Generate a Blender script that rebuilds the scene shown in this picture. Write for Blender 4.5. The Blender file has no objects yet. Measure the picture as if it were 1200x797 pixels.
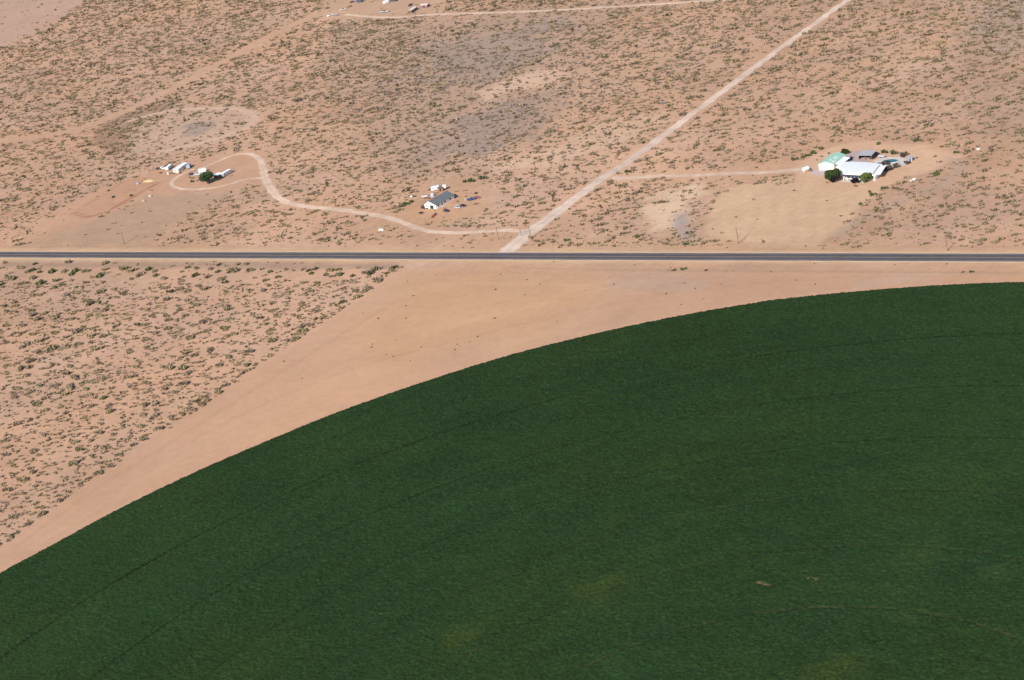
import bpy, math, random
import numpy as np
from mathutils import Matrix, Vector

random.seed(7)
rng = np.random.default_rng(11)
R_ = math.radians
scene = bpy.context.scene
COL = scene.collection

# ------------------------------------------------------------------ camera, sky, sun, exposure
PW, PH, FPX = 1200.0, 797.0, 2500.0          # photograph frame and focal length in its pixels
YAW, PITCH, ROLL, CAM_H = -0.6246347661, 0.3648501497, -0.2231284875, 371.4475
CAM = np.array([633.0, -896.0, CAM_H])       # metres; the highway runs along y = 0, the ground is z = 0

def cam_axes():
    cy, sy, cp, sp = math.cos(YAW), math.sin(YAW), math.cos(PITCH), math.sin(PITCH)
    fwd = np.array([sy * cp, cy * cp, -sp]); right = np.array([cy, -sy, 0.0]); up = np.cross(right, fwd)
    cr, sr = math.cos(ROLL), math.sin(ROLL)
    return cr * right + sr * up, -sr * right + cr * up, fwd
AX_R, AX_U, AX_F = cam_axes()

cam_data = bpy.data.cameras.new('camera')
cam_data.sensor_width = 36.0
cam_data.lens = FPX / PW * 36.0
cam_data.clip_start = 1.0
cam_data.clip_end = 60000.0
cam = bpy.data.objects.new('camera', cam_data)
COL.objects.link(cam)
M = Matrix([[AX_R[i], AX_U[i], -AX_F[i], CAM[i]] for i in range(3)] + [[0, 0, 0, 1]])
cam.matrix_world = M
scene.camera = cam

SUN_EL, SHADOW_AZ = R_(33.0), R_(91.5)       # shadows fall along this ground direction (from +X towards +Y)
sun_dir = Vector((-math.cos(SHADOW_AZ) * math.cos(SUN_EL), -math.sin(SHADOW_AZ) * math.cos(SUN_EL), math.sin(SUN_EL)))
world = bpy.data.worlds.new('World')
scene.world = world
world.use_nodes = True
wn = world.node_tree.nodes
sky = wn.new('ShaderNodeTexSky')
sky.sky_type = 'NISHITA'
sky.sun_disc = False
sky.sun_elevation = SUN_EL
sky.sun_rotation = math.atan2(sun_dir.x, sun_dir.y)
sky.altitude = 1300.0
world.node_tree.links.new(sky.outputs[0], wn['Background'].inputs[0])
wn['Background'].inputs[1].default_value = 0.10
sun_data = bpy.data.lights.new('sun', 'SUN')
sun_data.energy = 4.6
sun_data.angle = R_(0.53)
sun_data.color = (1.0, 0.945, 0.87)
sun = bpy.data.objects.new('sun', sun_data)
sun.rotation_euler = sun_dir.to_track_quat('Z', 'Y').to_euler()
sun.location = (0, 0, 800)
COL.objects.link(sun)
scene.view_settings.view_transform = 'Standard'
scene.view_settings.look = 'None'
scene.view_settings.gamma = 1.0
scene.view_settings.use_curve_mapping = False
scene.view_settings.exposure = 0.68

# ------------------------------------------------------------------ measuring helpers
def at(px, py, h=0.0):
    """world point at height h that was measured at this spot of the photograph"""
    d = (px - PW / 2) / FPX * AX_R - (py - PH / 2) / FPX * AX_U + AX_F
    t = (h - CAM[2]) / d[2]
    p = CAM + d * t
    return (float(p[0]), float(p[1]))
def ats(pts, h=0.0):
    return np.array([at(x, y, h) for x, y in pts])
def to_px(x, y, z=0.0):
    d0, d1, d2 = x - CAM[0], y - CAM[1], z - CAM[2]
    w = d0 * AX_F[0] + d1 * AX_F[1] + d2 * AX_F[2]
    return (PW / 2 + FPX * (d0 * AX_R[0] + d1 * AX_R[1] + d2 * AX_R[2]) / w,
            PH / 2 - FPX * (d0 * AX_U[0] + d1 * AX_U[1] + d2 * AX_U[2]) / w)
def heading(a, b, h=0.0):
    p, q = at(*a, h), at(*b, h)
    return math.atan2(q[1] - p[1], q[0] - p[0])
def s2l(c):
    c = np.asarray(c, float) / 255.0
    return np.where(c <= 0.04045, c / 12.92, ((c + 0.055) / 1.055) ** 2.4)
GAIN = 1.62                                   # brightness of a sunlit white surface lying flat, after exposure
def alb(*c):
    """albedo of a flat sunlit surface that shows this sRGB colour"""
    return s2l(c) / GAIN

def _hash(ix, iy, seed):
    n = (ix.astype(np.int64) * 374761393 + iy.astype(np.int64) * 668265263 + seed * 1442695041) & 0xFFFFFFFF
    n = ((n ^ (n >> 13)) * 1274126177) & 0xFFFFFFFF
    n = n ^ (n >> 16)
    return (n & 0xFFFFFF) / float(0xFFFFFF)
def vnoise(x, y, scale, seed=0):
    x = x / scale; y = y / scale
    ix = np.floor(x); iy = np.floor(y)
    fx = x - ix; fy = y - iy
    fx = fx * fx * (3 - 2 * fx); fy = fy * fy * (3 - 2 * fy)
    a = _hash(ix, iy, seed); b = _hash(ix + 1, iy, seed); c = _hash(ix, iy + 1, seed); d = _hash(ix + 1, iy + 1, seed)
    return (a * (1 - fx) + b * fx) * (1 - fy) + (c * (1 - fx) + d * fx) * fy
def fbm(x, y, scale, seed=0, octv=4):
    s = np.zeros_like(x); amp = 1.0; tot = 0
    for i in range(octv):
        s += amp * vnoise(x, y, scale / 2 ** i, seed + i * 17); tot += amp; amp *= 0.55
    return s / tot - 0.5
def sstep(a, b, x):
    t = np.clip((x - a) / (b - a), 0, 1)
    return t * t * (3 - 2 * t)
def seg_dist(x, y, pts, closed):
    d = np.full(x.shape, 1e9)
    n = len(pts)
    for i in range(n if closed else n - 1):
        ax, ay = pts[i]; bx, by = pts[(i + 1) % n]
        vx, vy = bx - ax, by - ay
        t = np.clip(((x - ax) * vx + (y - ay) * vy) / (vx * vx + vy * vy + 1e-9), 0, 1)
        d = np.minimum(d, np.hypot(x - ax - t * vx, y - ay - t * vy))
    return d
def inside(x, y, pts):
    r = np.zeros(x.shape, bool)
    n = len(pts)
    for i in range(n):
        ax, ay = pts[i]; bx, by = pts[(i + 1) % n]
        if ay == by: continue
        c = ((ay > y) != (by > y)) & (x < (bx - ax) * (y - ay) / (by - ay) + ax)
        r ^= c
    return r
def sdf(x, y, pts):
    d = seg_dist(x, y, pts, True)
    return np.where(inside(x, y, pts), -d, d)
def smooth_line(pts, n=8):
    """Catmull-Rom through the points"""
    p = [np.array(q, float) for q in pts]
    p = [2 * p[0] - p[1]] + p + [2 * p[-1] - p[-2]]
    out = []
    for i in range(1, len(p) - 2):
        for k in range(n):
            t = k / n
            out.append(0.5 * (2 * p[i] + (p[i + 1] - p[i - 1]) * t + (2 * p[i - 1] - 5 * p[i] + 4 * p[i + 1] - p[i + 2]) * t * t
                              + (3 * p[i] - p[i - 1] - 3 * p[i + 1] + p[i + 2]) * t ** 3))
    out.append(p[-2])
    return np.array(out)

# ------------------------------------------------------------------ materials
def new_mat(name):
    m = bpy.data.materials.new(name)
    m.use_nodes = True
    nt = m.node_tree
    return m, nt, nt.nodes, nt.links, nt.nodes['Principled BSDF']
def _noise(nt, coord, scale, detail=3.0, rough=0.6):
    n = nt.nodes.new('ShaderNodeTexNoise')
    n.inputs['Scale'].default_value = scale
    n.inputs['Detail'].default_value = detail
    n.inputs['Roughness'].default_value = rough
    nt.links.new(coord, n.inputs['Vector'])
    return n.outputs['Fac']
def _ramp(nt, fac, a, b):
    r = nt.nodes.new('ShaderNodeMapRange')
    r.inputs['From Min'].default_value = 0.3; r.inputs['From Max'].default_value = 0.7
    r.inputs['To Min'].default_value = a; r.inputs['To Max'].default_value = b
    nt.links.new(fac, r.inputs['Value'])
    return r.outputs['Result']
def _mul(nt, col, fac):
    mx = nt.nodes.new('ShaderNodeMix'); mx.data_type = 'RGBA'; mx.blend_type = 'MULTIPLY'
    mx.inputs[0].default_value = 1.0
    nt.links.new(col, mx.inputs[6]); nt.links.new(fac, mx.inputs[7])
    return mx.outputs[2]
def _bump(nt, h, dist, strength, bsdf):
    b = nt.nodes.new('ShaderNodeBump')
    b.inputs['Distance'].default_value = dist; b.inputs['Strength'].default_value = strength
    nt.links.new(h, b.inputs['Height']); nt.links.new(b.outputs['Normal'], bsdf.inputs['Normal'])
def paint(name, rgb, rough=0.6, var=0.12, scale=1.2, metal=0.0, bump=0.0, stretch=None):
    """plain material with a little wear and grain"""
    m, nt, N, L, b = new_mat(name)
    tc = N.new('ShaderNodeTexCoord')
    v = tc.outputs['Object']
    if stretch:
        mp = N.new('ShaderNodeMapping'); mp.inputs['Scale'].default_value = stretch
        L.new(v, mp.inputs['Vector']); v = mp.outputs['Vector']
    f = _noise(nt, v, scale, 4.0)
    c = N.new('ShaderNodeRGB'); c.outputs[0].default_value = (*[float(q) for q in rgb], 1)
    L.new(_mul(nt, c.outputs[0], _ramp(nt, f, 1 - var, 1 + var)), b.inputs['Base Color'])
    b.inputs['Roughness'].default_value = rough
    b.inputs['Metallic'].default_value = metal
    if bump: _bump(nt, f, bump, 0.6, b)
    return m
def soil_mat(name, var=0.10, bump=0.10):
    """colour attribute soil: fine grain, litter and small relief"""
    m, nt, N, L, b = new_mat(name)
    at_ = N.new('ShaderNodeAttribute'); at_.attribute_name = 'soil'
    tc = N.new('ShaderNodeTexCoord'); v = tc.outputs['Object']
    f1 = _noise(nt, v, 0.22, 5.0, 0.65)
    f2 = _noise(nt, v, 0.9, 4.0, 0.7)
    c = _mul(nt, at_.outputs['Color'], _ramp(nt, f1, 1 - var, 1 + var))
    c = _mul(nt, c, _ramp(nt, f2, 1 - var, 1 + var))
    L.new(c, b.inputs['Base Color'])
    b.inputs['Roughness'].default_value = 0.95
    b.inputs['Specular IOR Level'].default_value = 0.1
    ad = N.new('ShaderNodeMath'); ad.operation = 'ADD'
    L.new(f1, ad.inputs[0]); L.new(f2, ad.inputs[1])
    _bump(nt, ad.outputs[0], bump, 1.0, b)
    return m
def leaf_mat(name, attr='tint', rough=0.75, transl=0.12):
    m, nt, N, L, b = new_mat(name)
    at_ = N.new('ShaderNodeAttribute'); at_.attribute_name = attr
    oi = N.new('ShaderNodeObjectInfo')
    tc = N.new('ShaderNodeTexCoord')
    f = _noise(nt, tc.outputs['Object'], 0.8, 3.0)
    c = _mul(nt, at_.outputs['Color'], _ramp(nt, f, 0.85, 1.15))
    mr = N.new('ShaderNodeMapRange'); mr.inputs['To Min'].default_value = 0.78; mr.inputs['To Max'].default_value = 1.22
    L.new(oi.outputs['Random'], mr.inputs['Value'])
    c = _mul(nt, c, mr.outputs['Result'])
    L.new(c, b.inputs['Base Color'])
    b.inputs['Roughness'].default_value = rough
    b.inputs['Specular IOR Level'].default_value = 0.2
    tr = N.new('ShaderNodeBsdfTranslucent'); L.new(c, tr.inputs['Color'])
    mx = N.new('ShaderNodeMixShader'); mx.inputs[0].default_value = transl
    L.new(b.outputs[0], mx.inputs[1]); L.new(tr.outputs[0], mx.inputs[2])
    L.new(mx.outputs[0], N['Material Output'].inputs['Surface'])
    return m

# ------------------------------------------------------------------ object helpers
def tag(o, label=None, cat=None, group=None, kind=None):
    if label: o['label'] = label
    if cat: o['category'] = cat
    if group: o['group'] = group
    if kind: o['kind'] = kind
    return o
def thing(name, label, cat, x, y, rz=0.0, group=None):
    o = bpy.data.objects.new(name, None)
    o.empty_display_size = 1.0
    COL.objects.link(o)
    o.location = (x, y, 0); o.rotation_euler = (0, 0, rz)
    return tag(o, label, cat, group)
def np_mesh(name, verts, quads, mat, attr=None, attr_name='soil', smooth=False):
    verts = np.asarray(verts, np.float32); quads = np.asarray(quads, np.int32)
    k = quads.shape[1]
    me = bpy.data.meshes.new(name)
    me.vertices.add(len(verts)); me.vertices.foreach_set('co', verts.ravel())
    me.loops.add(quads.size); me.loops.foreach_set('vertex_index', quads.ravel())
    me.polygons.add(len(quads)); me.polygons.foreach_set('loop_start', np.arange(0, quads.size, k, dtype=np.int32))
    if attr is not None:
        a = me.color_attributes.new(attr_name, 'FLOAT_COLOR', 'POINT')
        c = np.ones((len(verts), 4), np.float32); c[:, :3] = attr
        a.data.foreach_set('color', c.ravel())
    if mat: me.materials.append(mat)
    me.update(calc_edges=True)
    if smooth: me.polygons.foreach_set('use_smooth', np.ones(len(quads), bool))
    return me
def link(name, me, parent=None, loc=(0, 0, 0), rz=0.0):
    o = bpy.data.objects.new(name, me)
    COL.objects.link(o)
    if parent: o.parent = parent
    o.location = loc; o.rotation_euler = (0, 0, rz)
    return o
class MB:
    """collects solid shapes, links them as one mesh object"""
    def __init__(s): s.v = []; s.f = []
    def add(s, v, f):
        n = len(s.v); s.v += [tuple(q) for q in v]; s.f += [tuple(i + n for i in q) for q in f]; return s
    def box(s, x0, x1, y0, y1, z0, z1, tx=0.0, ty=0.0):
        v = [(x0, y0, z0), (x1, y0, z0), (x1, y1, z0), (x0, y1, z0),
             (x0 + tx, y0 + ty, z1), (x1 - tx, y0 + ty, z1), (x1 - tx, y1 - ty, z1), (x0 + tx, y1 - ty, z1)]
        return s.add(v, [(3, 2, 1, 0), (4, 5, 6, 7), (0, 1, 5, 4), (1, 2, 6, 5), (2, 3, 7, 6), (3, 0, 4, 7)])
    def prism_x(s, prof, x0, x1):
        """profile in (y, z), counter-clockwise seen from +x, swept along x"""
        n = len(prof)
        v = [(x0, y, z) for y, z in prof] + [(x1, y, z) for y, z in prof]
        f = [tuple(range(n - 1, -1, -1)), tuple(range(n, 2 * n))]
        f += [(i, (i + 1) % n, n + (i + 1) % n, n + i) for i in range(n)]
        return s.add(v, f)
    def prism_y(s, prof, y0, y1):
        """profile in (x, z), clockwise seen from +y, swept along y"""
        n = len(prof)
        v = [(x, y0, z) for x, z in prof] + [(x, y1, z) for x, z in prof]
        f = [tuple(range(n)), tuple(range(2 * n - 1, n - 1, -1))]
        f += [((i + 1) % n, i, n + i, n + (i + 1) % n) for i in range(n)]
        return s.add(v, f)
    def prism_z(s, poly, z0, z1, top=None):
        n = len(poly); top = top or poly
        v = [(x, y, z0) for x, y in poly] + [(x, y, z1) for x, y in top]
        f = [tuple(range(n - 1, -1, -1)), tuple(range(n, 2 * n))]
        f += [(i, (i + 1) % n, n + (i + 1) % n, n + i) for i in range(n)]
        return s.add(v, f)
    def tube(s, a, b, ra, rb=None, n=8):
        rb = ra if rb is None else rb
        a = Vector(a); b = Vector(b); d = (b - a).normalized()
        u = d.orthogonal().normalized(); w = d.cross(u)
        v = []
        for c, r in ((a, ra), (b, rb)):
            for i in range(n):
                t = 2 * math.pi * i / n
                v.append(c + (u * math.cos(t) + w * math.sin(t)) * r)
        f = [tuple(range(n - 1, -1, -1)), tuple(range(n, 2 * n))]
        f += [(i, (i + 1) % n, n + (i + 1) % n, n + i) for i in range(n)]
        return s.add(v, f)
    def lathe(s, prof, cx, cy, n=16, ex=1.0, ey=1.0):
        """profile (r, z) from bottom to top"""
        v = []
        for r, z in prof:
            for i in range(n):
                t = 2 * math.pi * i / n
                v.append((cx + r * ex * math.cos(t), cy + r * ey * math.sin(t), z))
        k = len(prof)
        f = [tuple(range(n - 1, -1, -1)), tuple(range((k - 1) * n, k * n))]
        for j in range(k - 1):
            f += [(j * n + i, j * n + (i + 1) % n, (j + 1) * n + (i + 1) % n, (j + 1) * n + i) for i in range(n)]
        return s.add(v, f)
    def build(s, name, mat, parent=None, loc=(0, 0, 0), rz=0.0, bevel=0.0):
        me = bpy.data.meshes.new(name)
        me.from_pydata(s.v, [], s.f)
        me.materials.append(mat)
        me.update()
        o = link(name, me, parent, loc, rz)
        if bevel:
            b = o.modifiers.new('bevel', 'BEVEL'); b.width = bevel; b.segments = 2; b.limit_method = 'ANGLE'
        return o

# ------------------------------------------------------------------ setting: soil colours
FIELD_C = np.array(at(0, 0)) * 0 + np.array([-285.637 + 633.0, 474.531 - 896.0])   # pivot of the watered circle
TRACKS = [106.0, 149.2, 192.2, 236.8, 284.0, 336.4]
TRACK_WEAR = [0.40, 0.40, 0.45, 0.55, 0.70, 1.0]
EDGE_PX = [(-60, 703), (0, 672), (60, 640), (120, 607), (200, 567), (300, 523), (400, 482), (500, 447), (600, 416), (700, 391),
           (800, 370), (900, 353), (1000, 342.5), (1100, 335), (1200, 331), (1290, 330)]

def P(*pts): return ats(pts)
BARE = P((471, 316), (395, 368), (330, 412), (250, 463), (170, 516), (90, 576), (10, 636), (-60, 690), (-60, 705), (0, 674), (120, 609),
         (300, 525), (500, 449), (700, 393), (900, 355), (1100, 337), (1290, 332), (1290, 316), (900, 314), (700, 313))
# (photo outline, colour it shows, feather in metres, raggedness in metres, strength)
PATCHES = [
    ([(-200, -60), (105, -60), (95, 4), (55, 34), (0, 58), (-200, 120)], (203, 167, 145), 14, 14, 0.9),
    ([(385, 30), (480, 20), (700, 5), (760, -20), (720, 40), (690, 90), (640, 150), (560, 195), (470, 200), (420, 150), (380, 70)], (197, 163, 139), 24, 34, 0.75),
    ([(480, 62), (560, 34), (660, 22), (655, 45), (640, 62), (575, 92), (545, 96), (500, 85)], (172, 150, 137), 9, 36, 0.70),
    ([(520, 145), (600, 118), (665, 105), (660, 135), (640, 152), (560, 178), (520, 165)], (170, 148, 136), 9, 36, 0.72),
    ([(475, 180), (500, 150), (540, 150), (520, 185), (480, 205), (455, 205)], (184, 156, 136), 10, 18, 0.5),
    ([(555, 112), (600, 92), (650, 82), (668, 88), (640, 98), (590, 112), (565, 122)], (226, 188, 158), 6, 16, 0.9),
    ([(600, 195), (660, 160), (740, 138), (770, 140), (740, 160), (680, 185), (640, 205)], (230, 194, 163), 8, 22, 0.9),
    ([(130, 165), (150, 138), (200, 124), (292, 124), (300, 140), (270, 162), (200, 180), (150, 182)], (206, 174, 150), 5, 12, 0.7),
    ([(215, 160), (226, 146), (246, 142), (246, 150), (232, 158)], (170, 150, 138), 3, 8, 0.75),
    ([(100, 168), (130, 140), (175, 124), (205, 120), (160, 150), (150, 180), (125, 178)], (150, 120, 98), 6, 10, 0.55),
    ([(380, 0), (500, -20), (560, -20), (500, 16), (420, 30), (385, 22)], (211, 171, 141), 8, 10, 0.8),
    ([(60, 252), (95, 228), (150, 210), (200, 196), (240, 186), (300, 178), (312, 205), (302, 214), (250, 226), (190, 232), (120, 285), (40, 290), (30, 280)], (208, 163, 131), 6, 9, 0.75),
    ([(30, 290), (115, 252), (170, 230), (240, 224), (262, 230), (215, 256), (170, 289)], (191, 158, 130), 7, 12, 0.8),
    ([(86, 250), (112, 252), (168, 225), (184, 214), (165, 212), (147, 213), (120, 228)], (205, 155, 124), 3, 3, 0.45),
    ([(474, 258), (476, 240), (502, 213), (552, 211), (585, 232), (560, 252), (500, 262)], (213, 168, 132), 6, 10, 0.75),
    ([(935, 216), (930, 196), (958, 178), (985, 168), (1020, 166), (1080, 168), (1128, 182), (1098, 198), (1050, 212), (1010, 236), (960, 226)], (226, 184, 150), 2.5, 3, 0.95),
    ([(836, 236), (860, 218), (935, 209), (1020, 231), (990, 262), (958, 289), (880, 290), (828, 272)], (221, 183, 148), 2, 2.5, 0.92),
    ([(742, 246), (776, 222), (815, 215), (833, 222), (800, 240), (800, 262), (762, 272)], (232, 197, 165), 5, 12, 0.95),
    ([(790, 252), (802, 250), (806, 270), (816, 286), (800, 286), (794, 268)], (178, 164, 155), 3, 4, 0.9),
    ([(640, 284), (760, 278), (960, 284), (1200, 289), (1200, 293), (600, 291)], (212, 172, 136), 4, 5, 0.6),
    ([(1100, 60), (1140, 20), (1260, 20), (1260, 190), (1170, 150), (1120, 110)], (190, 156, 132), 20, 30, 0.6),
    ([(620, 130), (700, 60), (760, 20), (860, -20), (930, -20), (800, 110), (730, 160), (640, 200)], (212, 170, 138), 30, 30, 0.5),
    ([(1130, -20), (1240, -20), (1240, 70), (1160, 60), (1140, 30)], (186, 160, 142), 16, 26, 0.7),
    ([(0, 305), (300, 306), (470, 309), (470, 316), (300, 314), (0, 314)], (176, 146, 124), 2, 2.5, 0.75),
    ([(-60, 300), (1290, 303), (1290, 309), (-60, 306.5)], (219, 183, 145), 1.5, 1.0, 0.9),
    ([(-60, 291), (1290, 294), (1290, 298), (-60, 296)], (218, 181, 142), 2, 1.4, 0.85),
    ([(400, 255), (470, 262), (600, 276), (600, 289), (420, 289)], (208, 165, 132), 6, 8, 0.6),
    ([(700, 322), (770, 318), (850, 322), (830, 338), (760, 346), (720, 338)], (194, 165, 144), 8, 10, 0.5),
    ([(1000, 326), (1060, 318), (1120, 320), (1080, 332), (1010, 338)], (200, 172, 152), 6, 8, 0.5),
    ([(480, 330), (600, 322), (690, 340), (640, 392), (540, 400), (440, 420), (420, 400)], (215, 170, 128), 20, 18, 0.6),
]
# (photo polyline, half width m, colour, strength)
LINES = [
    ([(-60, 166), (0, 165), (60, 158), (120, 142), (200, 105), (270, 68), (330, 36), (380, 14), (420, 2)], 5.0, (212, 170, 139), 0.85),
    ([(150, 142), (200, 130), (262, 127), (290, 131), (298, 140), (285, 152), (240, 166), (190, 178)], 3.0, (224, 188, 160), 0.95),
    ([(86, 250), (112, 252.5), (168, 225), (184, 214)], 1.2, (176, 116, 88), 0.75),
    ([(86, 250), (120, 228), (147, 213), (165, 212), (184, 215)], 1.0, (186, 128, 98), 0.5),
    ([(600, 313), (750, 317), (900, 318.5), (1050, 319), (1290, 319)], 0.9, (176, 148, 124), 0.6),
    ([(-60, 289), (200, 289), (420, 291), (590, 291)], 0.8, (190, 152, 122), 0.4),
    ([(622, 276), (760, 283), (960, 288), (1290, 290)], 0.8, (190, 152, 122), 0.35),
    ([(1110, 185), (1125, 200), (1090, 222), (1030, 245), (985, 272)], 3.0, (190, 166, 146), 0.5),
    ([(-20, 640), (90, 566), (170, 506), (250, 454), (330, 404), (395, 361), (465, 314)], 1.6, (214, 172, 134), 0.6),
    ([(20, 640), (110, 575), (190, 525), (300, 455), (400, 392), (470, 350)], 1.3, (196, 150, 118), 0.35),
    ([(40, 640), (130, 585), (230, 525), (330, 466), (430, 418), (540, 380), (640, 355)], 1.2, (220, 178, 144), 0.35),
    ([(200, 530), (300, 478), (420, 430), (540, 398), (660, 368), (780, 346), (900, 330), (1050, 324)], 1.2, (198, 152, 122), 0.30),
    ([(480, 322), (600, 320), (720, 324), (860, 326), (1000, 324), (1200, 323)], 1.0, (200, 158, 128), 0.35),
    ([(470, 340), (560, 332), (680, 336), (760, 344)], 0.9, (224, 182, 146), 0.3),
    ([(0, 669), (120, 604.5), (300, 520.5), (500, 445), (700, 389.5), (900, 351.5), (1100, 333.7), (1290, 328)], 1.5, (214, 168, 138), 0.7),
]
PATCHES = [(ats(p), alb(*c), f, r, s) for p, c, f, r, s in PATCHES]
LINES = [(ats(smooth_line(p, 6)), w, alb(*c), s) for p, w, c, s in LINES]
PLOUGH = P((846, 240), (866, 222), (935, 213), (1006, 234), (982, 260), (958, 282), (880, 286), (834, 270))

def soil_colour(x, y):
    n = x.size
    col = np.empty((n, 3))
    big = fbm(x, y, 160, 3); mid = fbm(x, y, 38, 9); small = fbm(x, y, 11, 21)
    base = alb(211, 169, 139)
    col[:] = base
    k = 1 + 0.30 * big + 0.26 * mid + 0.22 * small
    col *= k[:, None]
    # redder and paler drifts
    red = fbm(x, y, 60, 31)
    col *= np.stack([1 + 0.10 * red, 1 - 0.02 * red, 1 - 0.20 * red], 1)
    bd = sdf(x, y, BARE) + 4 * fbm(x, y, 20, 77)
    m = sstep(3, -3, bd)[:, None]
    bare = alb(210, 166, 134) * (1 + 0.18 * big + 0.16 * mid + 0.12 * small)[:, None]
    bare = bare * np.stack([1 + 0.06 * red, 1 - 0.01 * red, 1 - 0.12 * red], 1)
    col = col * (1 - m) + bare * m
    wob = fbm(x, y, 26, 51); wob2 = fbm(x, y, 7, 61)
    for poly, c, fe, ra, s in PATCHES:
        lo = poly.min(0) - fe - ra - 2; hi = poly.max(0) + fe + ra + 2
        q = np.nonzero((x > lo[0]) & (x < hi[0]) & (y > lo[1]) & (y < hi[1]))[0]
        if not len(q): continue
        d = sdf(x[q], y[q], poly) + ra * 2.2 * (wob[q] + 0.8 * wob2[q])
        a = (s * sstep(fe, -fe, d))[:, None]
        col[q] = col[q] * (1 - a) + c * (1 + 0.16 * mid[q] + 0.16 * small[q])[:, None] * a
    for line, w, c, s in LINES:
        lo = line.min(0) - 3 * w - 4; hi = line.max(0) + 3 * w + 4
        q = np.nonzero((x > lo[0]) & (x < hi[0]) & (y > lo[1]) & (y < hi[1]))[0]
        if not len(q): continue
        d = seg_dist(x[q], y[q], line, False) + w * 0.9 * wob2[q]
        a = (s * sstep(w * 1.7, w * 0.6, d))[:, None]
        col[q] = col[q] * (1 - a) + c * (1 + 0.15 * small[q])[:, None] * a
    q = np.nonzero(sdf(x, y, PLOUGH) < 0)[0]
    if len(q):
        fx, fy = at(880, 268); gx, gy = at(950, 225)
        t = math.atan2(gy - fy, gx - fx)
        u = -(x[q] - fx) * math.sin(t) + (y[q] - fy) * math.cos(t)
        col[q] *= (1 + 0.04 * np.sin(u * 2 * math.pi / 5.0 + 3 * wob2[q]))[:, None]
    return np.clip(col, 0.01, 0.8)

def grid_axis(lo, hi, step, far):
    core = np.arange(lo, hi + step, step)
    g = []; s = step; v = core[-1]
    while v < far: s *= 1.35; v += s; g.append(v)
    g2 = []; s = step; v = core[0]
    while v > -far: s *= 1.35; v -= s; g2.append(v)
    return np.array(g2[::-1] + list(core) + g)
def sheet_grid(xs, ys, z):
    X, Y = np.meshgrid(xs, ys)
    nx, ny = len(xs), len(ys)
    v = np.stack([X.ravel(), Y.ravel(), np.full(X.size, z)], 1)
    i = np.arange((ny - 1) * nx).reshape(ny - 1, nx)[:, :-1].ravel()
    return v, np.stack([i, i + 1, i + 1 + nx, i + nx], 1)

MAT_SOIL = soil_mat('desert_soil', 0.09, 0.16)
xs = grid_axis(-1220, 520, 3.5, 24000); ys = grid_axis(-470, 840, 3.5, 24000)
gv, gq = sheet_grid(xs, ys, 0.0)
ground = link('ground', np_mesh('ground', gv, gq, MAT_SOIL, soil_colour(gv[:, 0], gv[:, 1])))
tag(ground, 'sandy desert soil with pale and grey patches', kind='structure')

# bare corner between scrub, highway and crop: graded sand, its own sheet
bx = np.arange(BARE[:, 0].min(), BARE[:, 0].max(), 2.4); by = np.arange(BARE[:, 1].min(), BARE[:, 1].max(), 2.4)
bv, bq = sheet_grid(bx, by, 0.004)
cen = bv[bq].mean(1)
keep = sdf(cen[:, 0], cen[:, 1], BARE) < -0.5
bq = bq[keep]
used = np.unique(bq); remap = np.zeros(len(bv), int); remap[used] = np.arange(len(used))
bv = bv[used]; bq = remap[bq]
bare = link('bare_field', np_mesh('bare_field', bv, bq, soil_mat('bare_soil', 0.06, 0.05), soil_colour(bv[:, 0], bv[:, 1])))
tag(bare, 'bare graded sand corner between the scrub and the green crop', kind='structure')

# ------------------------------------------------------------------ highway and dirt roads
def strip(name, line, half, mat, z, jitter=0.0, label=None, step=2.0, attr=None, seed=1):
    """a sheet that follows a line; its edges wander a little"""
    line = np.asarray(line, float)
    seg = np.hypot(*(line[1:] - line[:-1]).T); s = np.concatenate([[0], np.cumsum(seg)])
    n = max(2, int(s[-1] / step))
    t = np.linspace(0, s[-1], n)
    c = np.stack([np.interp(t, s, line[:, 0]), np.interp(t, s, line[:, 1])], 1)
    d = np.gradient(c, axis=0); d /= np.hypot(d[:, 0], d[:, 1])[:, None]
    nrm = np.stack([-d[:, 1], d[:, 0]], 1)
    h = half if np.ndim(half) else np.full(n, float(half))
    if np.ndim(half): h = np.interp(t / t[-1], np.linspace(0, 1, len(half)), half)
    k = 5
    rows = []
    for j in range(k):
        u = -1 + 2 * j / (k - 1)
        jit = jitter * 2 * (vnoise(t, np.full(n, 7.0 * j), 6.0, seed) - 0.5 + 0.6 * (vnoise(t, np.full(n, 3.0 * j), 2.0, seed + 5) - 0.5)) if abs(u) == 1 else 0
        rows.append(c + nrm * ((u * h) + jit * np.sign(u))[:, None])
    v = np.stack(rows, 1).reshape(-1, 2)
    v = np.concatenate([v, np.full((len(v), 1), z)], 1)
    i = (np.arange(n - 1)[:, None] * k + np.arange(k - 1)[None]).ravel()
    q = np.stack([i + 1, i, i + k, i + k + 1], 1)
    col = None
    if attr is not None:
        row = np.array([0.90, 1.04, 0.93, 1.04, 0.90])
        nse = 1 + 0.22 * (vnoise(t, t * 0, 14.0, seed + 31) - 0.5) + 0.16 * (vnoise(t, t * 0, 4.0, seed + 37) - 0.5)
        col = (np.asarray(attr)[None, None] * row[None, :, None] * nse[:, None, None] * (1 + 0.08 * (rng.random((n, k, 1)) - 0.5))).reshape(-1, 3)
    o = link(name, np_mesh(name, v, q, mat, col))
    return tag(o, label, kind='structure')

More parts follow.
